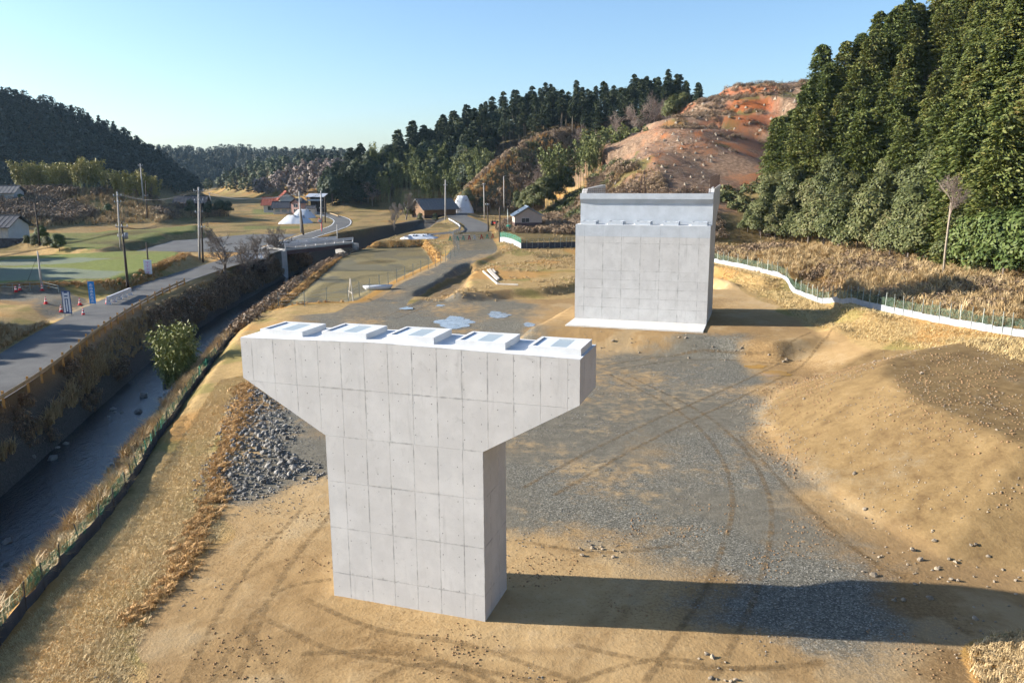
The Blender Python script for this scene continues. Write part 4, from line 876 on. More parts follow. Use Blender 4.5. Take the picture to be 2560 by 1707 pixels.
# orange fringe along the rice field, the site's edge and the road banks
s_lines = [resample([(*q, 0) for q in RICE+[RICE[0]]], .25)]
P_ = np.concatenate([np.array(l)[:, :2] for l in s_lines]); P_ = np.repeat(P_, 3, 0)+rng.normal(0, .55, (len(P_)*3, 2)); P_ = P_[(sdf(RICE, P_[:, 0], P_[:, 1]) > -.1) & (pline(GRAV, P_[:, 0], P_[:, 1])[0] > 4.4)]
scatter('grass_fringe', fringe, 'orange_grass', P_, .7, 1.4, 'orange dry grass on the low banks round the rice field', seed=6)
E_ = resample([(*G(*q)[:2], 0) for q in ((300, 1430), (400, 1330), (440, 1260), (495, 1140), (490, 1090), (535, 1000), (560, 930), (556, 880))], .12); P_ = np.array(E_)[:, :2]; P_ = np.repeat(P_, 3, 0)+rng.normal(0, .32, (len(P_)*3, 2))
scatter('grass_fringe', fringe, 'orange_grass', P_, .5, 1.1, 'orange grass along the edge of the lawn beside the dark boulders', seed=7)
E_ = resample([(*G(*q, 2.2)[:2], 0) for q in ((0, 655), (150, 652), (250, 648), (320, 630), (430, 584))], .3); P_ = np.array(E_)[:, :2]; P_ = np.repeat(P_, 4, 0)+rng.normal(0, .5, (len(P_)*4, 2))
scatter('grass_fringe', fringe, 'orange_grass', P_, .9, 1.7, 'orange grass on the rim of the frosty field', seed=8)
# mown slope
P_ = region_pts(100000, (-24, -9, 20, 62), lambda x, y: (side_river(x, y) > 8.2) & (x < np.interp(y, [14, 22.5, 28.7, 33, 37.9, 42, 50, 58, 75], [-10.4, -12.1, -13.6, -12.9, -14.9, -16.7, -18.7, -19.9, -22.3])), 6)
scatter('short_grass', low_, 'lawn_grass', P_[:26000], .5, 1.05, 'short tawny grass on the slope beside the black sheet fence', seed=9)
P_ = region_pts(9000, (13, 24, 16, 26), lambda x, y: np.hypot((x-18.5)/4.6, (y-21)/4.0)+.15*fbm(x, y, 2, 2) < 1.0, 7)
scatter('short_grass', fringe, 'dry_grass', P_[:2400], .5, 1.0, 'matted pale grass on the hump in the right foreground', seed=10)
P_ = region_pts(24000, (20, 46, 46, 136), lambda x, y: (lambda d, sg: (sg > 0) & (d < 9) & (d > .4))(*pline(FENCER, x, y)[:2]) & (x > np.interp(y, [46, 60, 63, 68, 74, 88, 107, 120, 135], [34, 32, 30, 28.4, 27.6, 28.6, 28, 27, 21])), 8)
scatter('short_grass', low_, 'lawn_grass', P_[:6000], 1., 2.2, 'mown dry grass on the banks below the white sheet fence', seed=11)
P_ = region_pts(30000, (-46, 32, 98, 230), lambda x, y: (lambda s: (s > 7.5))(side_river(x, y)) & (sdf(RICE, x, y) > 1.2) & (pline(GRAV, x, y)[0] > 5) & (pline(FARR, x, y)[0] > 4.5) & (sdf(PIT, x, y) > 0) & (sdf(PAD, x, y) > 3) & (fbm(x, y, 9, 3) > .06) & (height(x, y, False) < 5), 9)
scatter('short_grass', fringe, 'dry_grass', P_[:2600], .6, 1.3, 'rough dry grass on the waste ground behind the site', seed=12)
# brush on the left terraces and on the spur of the middle hill
brush = join([tuft(62, 40, 1.7, .06, .6, 1.2), blob_crown(7, [((0, 0, .8), (1.4, 1.4, .9))], 60, .17, .9)]); brushb = join([tuft(63, 44, 2.4, .06, .6, 1.5), blob_crown(8, [((0, 0, 1.), (1.7, 1.7, 1.1))], 60, .2, .9)])
P_ = region_pts(9000, (-175, -58, 178, 262), lambda x, y: (sdf(FIELD2, x, y) > 3) & (sdf(FIELD3, x, y) > 3) & (sdf(PARK, x, y) > 5) & (height(x, y, False) > 2.7) & (fbm(x, y, 14, 3) > -.12) & (x/y > -.76), 10)
scatter('brushwood', brushb, 'brown_brush', P_[:1500], .6, 1.25, 'brown leafless brush on the terraces behind the left fields', seed=13)
P_ = region_pts(9000, (-175, -58, 176, 262), lambda x, y: (sdf(FIELD2, x, y) > 1) & (sdf(FIELD3, x, y) > 1) & (sdf(PARK, x, y) > 2) & (height(x, y, False) > 2.5) & (fbm(x, y, 14, 3) < .0) & (x/y > -.76), 11)
scatter('reed_grass', tall, 'dry_grass', P_[:1900], .8, 1.5, 'straw coloured grass on the terraces behind the left fields', seed=14)
P_ = region_pts(8000, (-40, 75, 255, 345), lambda x, y: (lambda d, h: (h-.75*d > 1.5))(*[pline(H_SPUR, x, y)[i] for i in (0, 2)]), 12); k_ = fbm(P_[:, 0], P_[:, 1], 13, 3)
scatter('brushwood', brush, 'brown_brush', P_[k_ > -.05][:1300], .7, 1.4, 'brown brush covering the spur behind the houses', seed=15); scatter('reed_grass', tall, 'orange_grass', P_[k_ < .05][:1500], .9, 1.7, 'orange grass covering the spur behind the houses', seed=16)
k_ = fbm(P_[:, 0]+90, P_[:, 1], 10, 3) > .18; scatter('evergreen_scrub', brush, 'broadleaf_green', P_[k_][:330], .8, 1.6, 'dark green scrub on the spur behind the houses', seed=17)
P_ = region_pts(12000, (-8, 42, 95, 200), lambda x, y: (height(x, y, False) > 2.2) & (height(x, y, False) < 11) & (sdf(PAD, x, y) > 2) & (y > 118), 13)
scatter('brushwood', brush, 'brown_brush', P_[:1300], .4, .9, 'dry brush at the foot of the cleared slope behind the abutment', seed=18)
# slash on the cleared hillside
stick = (np.array([(-.9, -.03, .12), (-.9, .03, .12), (.9, .02, .2), (.9, -.02, .2), (-.2, -.5, .05), (-.14, -.5, .05), (.3, .6, .3), (.24, .6, .3)]), np.array([(0, 1, 2), (0, 2, 3), (4, 5, 6), (4, 6, 7)]))
def redkeep(x, y):
    d, sg, h, _ = pline(H_RED, x, y); hh = h-np.where(sg > 0, .40, .62)*d; z = height(x, y, False); return (z > 5) & (hh > z-2.5) & (d < 110)
P_ = region_pts(14000, (0, 110, 118, 262), redkeep, 14); scatter('felling_debris', stick, 'winter_twig', P_[:5200], .5, 1.6, 'grey branches strewn over the cleared red hillside', seed=19, sink=.0, tilt=.4)
k_ = fbm(P_[:, 0], P_[:, 1], 16, 3) > .16; scatter('low_scrub', bushy, 'brown_brush', P_[k_][:1500], .5, 1.3, 'low dry scrub on the cleared red hillside', seed=20)
# shaded brambles on the river's left wall
P_ = region_pts(20000, (-50, -27, 18, 150), lambda x, y: (lambda s: (s < -3.1) & (s > -4.9) & (fbm(x, y, 5, 3) > -.02))(side_river(x, y)), 15)
scatter('brambles', bushy, 'brown_brush', P_[:1300], .5, 1.0, 'dead brambles hanging on the stone river wall', seed=21)
P_ = region_pts(20000, (-48, -28, 88, 170), lambda x, y: (lambda s: (np.abs(s) > 3.2) & (np.abs(s) < 8.5))(side_river(x, y)) & (height(x, y) < -.6), 16)
scatter('brambles', bushy, 'brown_brush', P_[:1500], .8, 1.6, 'brown scrub filling the river banks before the small bridge', seed=22)

P_ = region_pts(9000, (-14, 30, 196, 275), lambda x, y: (height(x, y, False) > 2.4) & (height(x, y, False) < 17) & (pline(FARR, x, y)[0] > 7) & (np.hypot(x-4, y-196) > 8) & (np.hypot(x+22, y-262) > 11) & (np.hypot(x+10, y-262) > 7), 71); k_ = fbm(P_[:, 0], P_[:, 1], 9, 3)
scatter('brushwood', brush, 'brown_brush', P_[k_ > -.1][:900], .5, 1.1, 'brown scrub on the slope behind the shed', seed=72); scatter('evergreen_scrub', brush, 'broadleaf_green', P_[k_ < -.12][:260], .6, 1.3, 'green scrub on the slope behind the shed', seed=73); scatter('reed_grass', tall, 'orange_grass', P_[::5][:700], .6, 1.2, 'tawny grass on the slope behind the shed', seed=74)

P_ = region_pts(9000, (4, 40, 150, 222), lambda x, y: (height(x, y, False) > 2.6) & (height(x, y, False) < 16) & (np.hypot(x-4, y-196) > 8) & (x < 34), 81); k_ = fbm(P_[:, 0], P_[:, 1], 8, 3)
scatter('brushwood', brush, 'brown_brush', P_[k_ > -.2][:1100], .35, .8, 'olive brown scrub on the bank right of the shed', seed=82); scatter('reed_grass', tall, 'dry_grass', P_[::3][:1300], .5, 1.0, 'straw grass on the bank right of the shed', seed=83)
# ================================================================== built things
simple('sheet_black', (.055, .062, .078), .55, .3, 1.5, 0, .02); simple('sheet_white', (.31, .33, .36), .55, .08, 1.5); simple('post_dark', (.07, .065, .06), .7, .2, 3); simple('post_steel', (.33, .36, .33), .5, .2, 3, .5)
simple('rail_white', (.60, .60, .61), .45, .06, 3); simple('rail_tan', (.36, .26, .15), .6, .25, 2); simple('post_orange', (.40, .21, .06), .6, .2, 3)
simple('pole_concrete', (.42, .40, .37), .8, .15, 2); simple('pole_wood', (.075, .06, .05), .9, .3, 2); simple('wire_black', (.05, .05, .052), .6, .1, 2); simple('grey_metal', (.30, .31, .32), .5, .15, 2, .4)
simple('cone_red', (.62, .05, .06), .5, .1, 5); simple('cone_white', (.8, .8, .78), .5, .05, 5); simple('sign_blue', (.03, .25, .62), .45, .08, 2); simple('sign_white', (.78, .78, .80), .5, .05, 2); simple('sign_pink', (.70, .35, .55), .5, .1, 2); simple('sign_navy', (.06, .10, .22), .5, .1, 2)
simple('green_plastic', (.02, .28, .20), .5, .1, 2); simple('tarp_white', (.58, .60, .62), .5, .06, 1.2, 0, .05); simple('tarp_blue', (.55, .66, .76), .5, .08, 1.2, 0, .05)
simple('wall_cream', (.62, .55, .46), .8, .05, 1); simple('wall_beige', (.46, .37, .31), .8, .05, 1); simple('wall_maroon', (.10, .065, .065), .7, .1, 1); simple('wall_wood', (.17, .105, .06), .8, .3, 2); simple('wall_dark', (.06, .045, .038), .8, .3, 1.5); simple('wall_white', (.5, .49, .47), .8, .08, 1); simple('wall_pink', (.42, .26, .22), .8, .1, 1)
simple('roof_grey', (.155, .15, .145), .7, .2, 2); simple('roof_blue', (.22, .27, .33), .4, .08, 1, .3); simple('roof_red', (.30, .095, .06), .7, .25, 2); simple('roof_dark', (.07, .072, .08), .6, .25, 2); simple('roof_tin', (.48, .50, .52), .45, .15, 2, .3)
simple('glass_dark', (.04, .05, .06), .12, .2, 1, 0, 0, .6); simple('glass_light', (.35, .40, .38), .15, .2, 1, 0, 0, .6); simple('timber_pale', (.55, .50, .43), .8, .15, 2); simple('rubber', (.03, .03, .03), .8, .2, 3); simple('red_paint', (.42, .04, .03), .45, .1, 3); simple('concrete_plain', (.42, .41, .39), .9, .15, 1.5, 0, .02)
@mat('green_net')
def _(t):
    t.set('Base Color', (.045, .26, .18)); t.set('Roughness', .7)
    vv = t.obj(); a = t.noise(5, 3, .6, vv); t.set('Alpha', t.rmp(a, .35, .65, .10, .40))
@mat('dull_net')
def _(t):
    t.set('Base Color', (.10, .155, .105)); t.set('Roughness', .7); a = t.noise(5, 3, .6, t.obj()); t.set('Alpha', t.rmp(a, .35, .65, .08, .32))
def wavy(p, q, z0, z1, m, name, parent, n=4, amp=.05, zq=None):
    """a thin sheet hung between two posts"""
    p = np.array(p, float); q = np.array(q, float); d = (q-p)[:2]; nn = np.array([-d[1], d[0]])/np.linalg.norm(d); mb = MB(); V = []
    for i in range(n+1):
        t_ = i/n; b = p+(q-p)*t_; o_ = nn*amp*math.sin(t_*math.pi)*random.uniform(-1, 1)
        for zz in (z0, z1-.05*math.sin(t_*math.pi)*random.random()):
            for s_ in (-.006, .006): V.append((b[0]+o_[0]+nn[0]*s_, b[1]+o_[1]+nn[1]*s_, b[2]+zz))
    F = []
    for i in range(n):
        a, b = i*4, i*4+4; F += [(a, b, b+2, a+2), (a+1, a+3, b+3, b+1), (a+2, b+2, b+3, a+3), (a, a+1, b+1, b)]
    F += [(0, 2, 3, 1), (n*4, n*4+1, n*4+3, n*4+2)]
    me = bpy.data.meshes.new(name); me.from_pydata(V, [], F); me.materials.append(MATS[m]); return link(name, me, parent)
def postmesh(name, h, w_, m, sink=.3): return MB().box(-w_/2, w_/2, -w_/2, w_/2, -sink, h).mesh(name, m)
# ------------------------------------------------------------------ black sheet fence along the river
f = empty('sheet_fence', (0, 0, 0)); tag(f, 'low fence of black sheeting and green netting along the river bank', 'fence')
L = [p for p in resample(FENCEL, 1.75) if 12 < p[1] < 108]; L = [np.array([p[0], p[1], hz(p[0], p[1])]) for p in L]; pm = postmesh('post', 1.15, .05, 'post_dark')
for i, p in enumerate(L):
    o = link('post', pm, f, p); o.rotation_euler = (random.uniform(-.12, .12), random.uniform(-.22, .05), random.random())
    if i+1 < len(L):
        wavy(p, L[i+1], -.1, .58+random.uniform(-.08, .06), 'sheet_black', 'black_sheet', f, 4, .09)
        if p[1] < 75: wavy(p+[-.03, 0, 0], L[i+1]+[-.03, 0, 0], .5, 1.15+random.uniform(-.2, .08), 'green_net', 'green_net', f, 4, .12)
# ------------------------------------------------------------------ white sheet fence below the right woods
f = empty('sheet_fence', (0, 0, 0)); tag(f, 'long curving fence of white sheeting and green netting below the right woods', 'fence')
L = [p for p in resample(smooth_line([q for q in FENCER if q[1] > 30], 2), 1.8) if p[1] > 42]; L = [np.array([p[0], p[1], hz(p[0], p[1])]) for p in L]; pm = postmesh('post', 1.75, .05, 'post_steel')
for i, p in enumerate(L):
    o = link('post', pm, f, p); o.rotation_euler = (random.uniform(-.06, .06), random.uniform(-.08, .08), random.random())
    if i+1 < len(L):
        wavy(p, L[i+1], -.1, .56+random.uniform(-.05, .05), 'sheet_white', 'white_sheet', f, 4, .07)
        wavy(p+[.03, 0, 0], L[i+1]+[.03, 0, 0], .55, 1.35+random.uniform(-.15, .08), 'dull_net', 'green_net', f, 4, .12)
# ------------------------------------------------------------------ fence by the shed: white/green part and dark part
f = empty('sheet_fence', (0, 0, 0)); tag(f, 'white sheet and bright green net fence in front of the shed', 'fence')
A_ = onground(1148, 556); B_ = onground(1197, 571); C_ = onground(1326, 568); pm = postmesh('post', 1.9, .06, 'post_steel')
L = [A_+(B_-A_)*k/12 for k in range(13)]
for i, p in enumerate(L):
    p[2] = hz(p[0], p[1]); link('post', pm, f, p)
for p, q in zip(L[:-1], L[1:]): wavy(p, q, -.2, 1.0, 'sheet_white', 'white_sheet', f, 2, .04); wavy(p, q, 1.0, 2.0, 'green_net', 'green_net', f, 2, .04)
f = empty('sheet_fence', (0, 0, 0)); tag(f, 'dark blue sheet fence running right from the green fence corner', 'fence')
L = [B_+(C_-B_)*k/10 for k in range(11)]
for i, p in enumerate(L): p[2] = hz(p[0], p[1]); link('post', pm, f, p)
for p, q in zip(L[:-1], L[1:]): wavy(p, q, -.2, 1.1, 'sheet_black', 'dark_sheet', f, 2, .04); wavy(p, q, 1.1, 1.9, 'dull_net', 'net', f, 2, .04)
# ------------------------------------------------------------------ wire fence along the gravel lane
f = empty('wire_fence', (0, 0, 0)); tag(f, 'thin wire fence with grey posts between the rice field and gravel lane', 'fence')
E_ = [onground(*q) for q in ((640, 706), (700, 704), (800, 692), (850, 672), (930, 642), (1000, 612), (1045, 590), (1055, 578), (1045, 558), (1032, 545))]
L = resample(E_, 3.2); pm = postmesh('post', 1.9, .07, 'post_steel'); mb = MB(); L = [np.array([p[0], p[1], hz(p[0], p[1])]) for p in L]
for p, q in zip(L, L[1:]+[None]):
    link('post', pm, f, p)
    if q is not None:
        for h in (.4, .8, 1.2, 1.6): mb.bar((p[0], p[1], p[2]+h), (q[0], q[1], q[2]+h), .012)
mb.build('wire', 'grey_metal', f)
# ------------------------------------------------------------------ guard rails
def guardrail(label, line, h, m, pmat, step=3., rails=((.55, .28),), name='guard_rail', th=.06, pw=.12):
    g = empty(name, (0, 0, 0)); tag(g, label, 'guard rail'); L = [np.array([p[0], p[1], hz(p[0], p[1]) if len(p) < 3 else p[2]]) for p in resample([np.array(q, float) for q in line], step)]
    pm = postmesh('post', h, pw, pmat)
    for p, q in zip(L, L[1:]+[None]):
        link('post', pm, g, p)
    for zc, hh in rails:
        mb = MB()
        for p, q in zip(L[:-1], L[1:]):
            d = np.array([q[1]-p[1], p[0]-q[0]]); d = d/np.linalg.norm(d)*.09
            prof = [(-hh/2, 0), (-hh/4, .05), (0, 0), (hh/4, .05), (hh/2, 0)]; n = len(prof); V = []
            for e in (p, q):
                for dz, dd in prof: V.append((e[0]+d[0]*(1+dd*8), e[1]+d[1]*(1+dd*8), e[2]+zc+dz))
            mb.add(V+[(v[0]-d[0]*.15, v[1]-d[1]*.15, v[2]) for v in V], [(k, k+1, n+k+1, n+k) for k in range(n-1)]+[(2*n+k, 3*n+k, 3*n+k+1, 2*n+k+1) for k in range(n-1)]+[(n-1, 3*n-1, 4*n-1, 2*n-1), (0, n, 3*n, 2*n)])
        mb.build('rail', m, g, True)
    return g
def offset(line, off, y0, y1):
    out = []
    for i, p in enumerate(line):
        a = line[max(i-1, 0)]; b = line[min(i+1, len(line)-1)]; d = (b-a)[:2]; d = d/np.linalg.norm(d)
        if y0 < p[1] < y1: out.append((p[0]+d[1]*off, p[1]-d[0]*off, p[2]))
    return out
guardrail('weathered tan guard rail with orange posts along the river side of the road', offset(ROADL, ROADW+.45, 30, 108), .85, 'rail_tan', 'post_orange', 3.)
guardrail('white curved guard rail where the lane bends before the brown house', [onground(*q)[:2] for q in ((1031, 507), (1042, 513), (1053, 520), (1058, 527), (1054, 533), (1042, 538))], .95, 'rail_white', 'rail_white', 2.)
guardrail('low white guard rail running left along the lane above the rice field', [onground(*q)[:2] for q in ((1040, 540), (1010, 543), (975, 546), (930, 550))], .8, 'rail_white', 'rail_white', 3., ((.6, .35),))
guardrail('yellow-brown guard rail on the outside of the far road bend', [onground(*q)[:2] for q in ((742, 492), (755, 493), (767, 496), (777, 500))], .8, 'rail_tan', 'post_orange', 4.)
# ------------------------------------------------------------------ small road bridge over the river
A_ = np.array([*G(655, 572, 1.5)[:2], 1.5]); B_ = np.array([*G(812, 556, 1.5)[:2], 1.5]); d = (B_-A_)/np.linalg.norm(B_-A_); n_ = np.array([-d[1], d[0], 0]); W_ = 5.
br = empty('road_bridge', tuple(A_), math.atan2(d[1], d[0])); LB = float(np.linalg.norm(B_-A_)); tag(br, 'short road bridge with white railings across the river', 'bridge')
MB().box(0, LB, 0, W_, -.35, .06).build('deck', 'concrete_plain', br); MB().box(.2, LB-.2, .25, .7, -1.1, -.352).build('girder', 'wall_maroon', br); MB().box(.2, LB-.2, W_-.7, W_-.25, -1.1, -.352).build('girder', 'wall_maroon', br)
MB().box(.05, LB-.05, .35, W_-.35, .062, .10).build('carriageway', 'asphalt', br)
for yy in (.12, W_-.12):
    for k in range(8): MB().box(.1+k*(LB-.3)/7, .24+k*(LB-.3)/7, yy-.06, yy+.06, .06, 1.0).build('rail_post', 'rail_white', br)
    for zz, hh in ((.55, .2), (.85, .3)): MB().box(0, LB, yy-.15 if yy < 1 else yy+.07, yy-.07 if yy < 1 else yy+.15, zz-hh/2, zz+hh/2).build('rail', 'rail_white', br)
for xx in (-1.2, LB-.1): MB().box(xx, xx+1.3, -.3, W_+.3, -5.5, -.353).build('bridge_seat', 'concrete_plain', br)
# ------------------------------------------------------------------ utility poles and wires
POLES = {}
def pole(key, base, top, m, label, arms=(), rad=.15, box=False, cat='utility pole', street=False):
    b = onground(*base); r = ray(*top); t_ = b[1]/r[1]; h = CAM_H+r[2]*t_-b[2]; x_top = r[0]*t_
    o = empty('utility_pole', tuple(b), .3); tag(o, label, cat, 'utility poles in the valley'); lx = (x_top-b[0])*math.cos(.3); ly = -(x_top-b[0])*math.sin(.3)
    MB().tube([(0, 0, -.5), (lx*.5, ly*.5, h*.5), (lx, ly, h)], [rad*1.2, rad, rad*.72], 8).build('shaft', m, o, True)
    for fz, ln in arms:
        q = (lx*fz, ly*fz, h*fz); MB().bar((q[0]-ln/2, q[1]-.1, q[2]), (q[0]+ln/2, q[1]-.1, q[2]), .10).build('cross_arm', 'grey_metal', o)
        for k in (-.45, 0, .45): MB().tube([(q[0]+ln*k, q[1]-.1, q[2]+.05), (q[0]+ln*k, q[1]-.1, q[2]+.3)], [.06, .04], 6).build('insulator', 'sign_white', o)
    if box: MB().tube([(lx*.8+.35, ly*.8, h*.76), (lx*.8+.35, ly*.8, h*.85)], .26, 10).build('transformer', 'grey_metal', o, True)
    if street: MB().bar((lx, ly, h), (lx+.7, ly, h+.05), .12, .08).build('lamp_head', 'rail_white', o)
    POLES[key] = (b, np.array([x_top, b[1], b[2]+h])); return o
pole('a', (295, 668), (279, 511), 'pole_wood', 'tall dark wooden pole beside the road behind the white barrier', ((.94, 1.4), (.80, 1.2)), .15, True)
pole('b', (96, 658), (86, 577), 'pole_concrete', 'short grey pole with guy wire at the edge of the frosty field', (), .11)
pole('c', (343, 632), (336, 557), 'pole_wood', 'bare dark pole carrying a white and pink notice', (), .11)
pole('d', (458, 597), (456, 430), 'pole_concrete', 'tall grey pole with cross arms at the road junction', ((.95, 1.6), (.82, 1.4), (.66, 1.2)), .17)
pole('e', (466, 602), (461, 468), 'pole_wood', 'dark pole close beside the tall grey pole at the junction', ((.6, 1.),), .14)
pole('f', (277, 573), (269, 440), 'pole_concrete', 'tall grey pole between the green fields', ((.93, 1.4), (.82, 1.2)), .15)
pole('g', (330, 470), (322, 376), 'pole_concrete', 'slender tall grey pole before the yellow bamboo', ((.95, 1.2),), .18)
pole('h', (338, 500), (334, 416), 'pole_wood', 'dark pole right of the slender grey pole by the bamboo', ((.6, 1.),), .16)
pole('i', (92, 563), (80, 466), 'pole_wood', 'leaning dark pole rising from the hedge at the left', (), .16)
pole('j', (165, 436), (164, 406), 'pole_concrete', 'distant short grey pole below the bamboo grove', (), .16)
pole('k', (486, 470), (480, 441), 'pole_concrete', 'far pole with cross arms before the dark hill', ((.9, 2.),), .2)
pole('l', (692, 534), (687, 440), 'pole_concrete', 'grey pole with transformer left of the white tarpaulins', ((.9, 2.),), .2, True)
pole('m', (697, 540), (691, 482), 'pole_wood', 'dark prop pole leaning against the grey pole by the tarpaulins', (), .18)
pole('n', (739, 528), (737, 438), 'pole_concrete', 'tall grey pole beside the far road bend', ((.55, 1.),), .2)
pole('o', (747, 512), (746, 451), 'pole_wood', 'dark pole behind the far road bend', (), .16)
pole('p', (776, 588), (774, 516), 'pole_concrete', 'bare grey pole beside the river near the small bridge', (), .11)
pole('q', (1023, 505), (1023, 413), 'pole_concrete', 'tall grey pole in front of the brown house', ((.86, 1.),), .2)
pole('r', (1016, 495), (1016, 447), 'pole_wood', 'thin dark pole against the brown house', (), .12)
pole('s', (1113, 503), (1111, 421), 'pole_concrete', 'grey-brown pole left of the shed beside the sandy heap', ((.97, 1.),), .17)
pole('t', (1122, 532), (1119, 467), 'pole_wood', 'dark pole on the grass strip beside the lane', ((.95, .9),), .15)
pole('u', (1148, 556), (1148, 474), 'pole_wood', 'dark pole at the end of the green net fence', (), .17)
pole('v', (1158, 486), (1157, 405), 'pole_concrete', 'tall lamp pole behind the shed', (), .17, street=True)
pole('w', (1167, 528), (1166, 480), 'post_steel', 'thin greenish pole at the corner of the shed', (), .09)
def wires(a, b, drop, sag, label, n=3, sp=.5, da=0., db=0., r=.022):
    A_ = POLES[a][1] if isinstance(a, str) else np.array(a); B_ = POLES[b][1] if isinstance(b, str) else np.array(b)
    mid_ = (A_+B_)/2; o = empty('power_line', tuple(mid_)); tag(o, label, 'power line', 'overhead lines in the valley')
    for k in range(n):
        off = np.array([(k-(n-1)/2)*sp, 0, .0]); pts = []
        for i in range(13):
            t_ = i/12; p = A_+(B_-A_)*t_+off-mid_; p[2] -= drop+da*(1-t_)+db*t_+sag*4*t_*(1-t_); pts.append(p)
        MB().tube(pts, r, 4, False).build('wire', 'wire_black', o)
wires('f', 'd', .3, 1.5, 'wires sagging between the field pole and the junction pole', 3, .5)
wires('a', 'd', .6, 2.2, 'wires from the dark roadside pole to the junction pole', 4, .45)
wires('d', 'k', .4, 3., 'wires from the junction pole towards the dark hill', 3, .5)
wires('k', 'l', .5, 2., 'far wires crossing before the dark hill', 3, .8, r=.04)
wires('l', 'n', .5, 1., 'wires between the two poles at the far road bend', 2, .5, r=.03)
wires('i', (-150, 140, 16), .4, 1.2, 'wires leaving the leaning pole to the left', 2, .4)
wires('g', 'k', 2., 3., 'wires from the slender pole to the far pole', 2, .5, r=.03)
wires('a', (-75, 62, 6.5), 1.2, 1., 'wires from the dark roadside pole to the left foreground', 2, .5)
wires('q', 's', .5, 1., 'wires between the poles either side of the lane', 2, .4, r=.02)
wires('b', tuple(G(60, 645, 2.2)), .4, 0, 'guy wire of the short pole by the frosty field', 1)
wires('s', 'v', .4, .8, 'wires from the sandy heap pole to the lamp pole', 2, .4, r=.02)
# ------------------------------------------------------------------ buildings
def house(name, label, pos, yaw, w, dep, eh, rh, wall, roof, over=.6, low=None, wins=(), gable=None, hip=False, cat='house', door=None):
    """w along x (eaves sides face +-y), ridge along x; local origin at the front (-y) left corner"""
    o = empty(name, tuple(pos), yaw); tag(o, label, cat)
    MB().prism([(0, -.4), (dep, -.4), (dep, eh), (dep/2, rh-.12), (0, eh)], 0, w, 'x').build('wall', wall, o)
    if low: MB().box(-.03, w+.03, -.03, dep+.03, -.3, low[1]).build('plinth_cladding', low[0], o)
    k = (rh-eh)/(dep/2); ov = over
    for s_ in (0, 1):
        y0, y1 = (-ov, dep/2) if s_ == 0 else (dep/2, dep+ov); z0, z1 = (eh-ov*k+.1, rh+.1) if s_ == 0 else (rh+.1, eh-ov*k+.1)
        rf = MB().prism([(y0, z0), (y1, z1), (y1, z1+.16), (y0, z0+.16)], -ov, w+ov, 'x').build('roof_slope', roof, o)
        nb = max(3, int((w+2*ov)/1.0)); mbm = MB()
        for i in range(nb+1): x = -ov+(w+2*ov)*i/nb; mbm.bar((x, y0, z0+.18), (x, y1, z1+.18), .10, .06)
        mbm.build('batten', roof, rf)
    MB().bar((-ov, dep/2, rh+.30), (w+ov, dep/2, rh+.30), .35, .2).build('ridge_cap', roof, o)
    for (face, a, b, z0, z1, gm) in wins:
        def bx(mb, a, b, z0, z1, d0, d1):
            return mb.box(a, b, -d1, -d0, z0, z1) if face == 'f' else mb.box(w+d0, w+d1, a, b, z0, z1) if face == 'r' else mb.box(-d1, -d0, a, b, z0, z1)
        fr = bx(MB(), a-.08, b+.08, z0-.08, z1+.08, -.05, .05).build('window', 'wall_white', o); bx(MB(), a, b, z0, z1, .04, .065).build('pane', gm, fr)
        bx(MB(), (a+b)/2-.03, (a+b)/2+.03, z0, z1, .066, .085).build('mullion', 'wall_white', fr)
    if door: MB().box(door[0], door[1], -.07, .05, -.2, door[2]).build('door', door[3], o)
    return o
# shed: gable end towards us, so its ridge (local x) points away
Pf = onground(1182, 529); Pr = onground(1243, 529); wsh = 6.2
sh = house('shed', 'small beige shed with dark lower walls and blue-grey roof', (Pf[0]+wsh, Pf[1], Pf[2]), math.pi/2+.08, 6.5, wsh, 3.2, 5.0, 'wall_beige', 'roof_blue', .45, ('wall_maroon', 1.7), (('f', 1.2, 2.2, 1.9, 2.9, 'glass_light'), ('l', 2.9, 4.6, 1.8, 2.7, 'glass_dark'), ('r', 2.0, 3.0, 1.9, 2.9, 'glass_light')), cat='shed')
Pf = onground(990, 499)
house('house', 'brown timber house with broad grey tiled roof beside the lane', (Pf[0], Pf[1], Pf[2]), math.pi+.55, 11., 9., 3., 5.6, 'wall_wood', 'roof_grey', .9, ('wall_dark', 1.0), (('f', 1.5, 4, .9, 2.3, 'glass_light'), ('f', 6, 9.5, .6, 2.4, 'glass_light'), ('l', 2, 4, .6, 2.2, 'glass_dark')), door=(4.7, 5.6, 2.1, 'wall_white'))
bpy.data.objects['house'].location = tuple(Vector(Pf)+Vector((math.cos(.0)*3.5, 4.5, 0)))
q = AT(606, 486, 300); z_ = hz(q[0], q[1]); house('farmhouse', 'large farmhouse with red tiled roof and white gables', (q[0], q[1], z_), .12, 9.5, 7., 3.0, 5.2, 'wall_white', 'roof_red', .9, None, (('f', 1.5, 4, .8, 2.2, 'glass_dark'),), cat='farmhouse')
q = AT(640, 478, 303); house('farmhouse', 'taller red-roofed wing standing above the farmhouse', (q[0], q[1], z_), -1.2, 6.5, 5., 5.2, 7.4, 'wall_white', 'roof_red', .8, None, (('l', 1.5, 3.5, 3.6, 4.6, 'glass_dark'), ('f', 1.5, 3.5, 3.6, 4.6, 'glass_dark')), cat='farmhouse')
q = AT(628, 488, 288); house('outbuilding', 'long low outbuilding with dark tiled roof before the farmhouse', (q[0], q[1], hz(q[0], q[1])), .1, 8., 5, 2.3, 4., 'wall_cream', 'roof_dark', .7, None, (('f', .6, 2.2, .7, 1.8, 'glass_light'), ('f', 3., 4.6, .7, 1.8, 'glass_light'), ('f', 5.4, 7.2, .7, 1.8, 'glass_light')), cat='outbuilding')
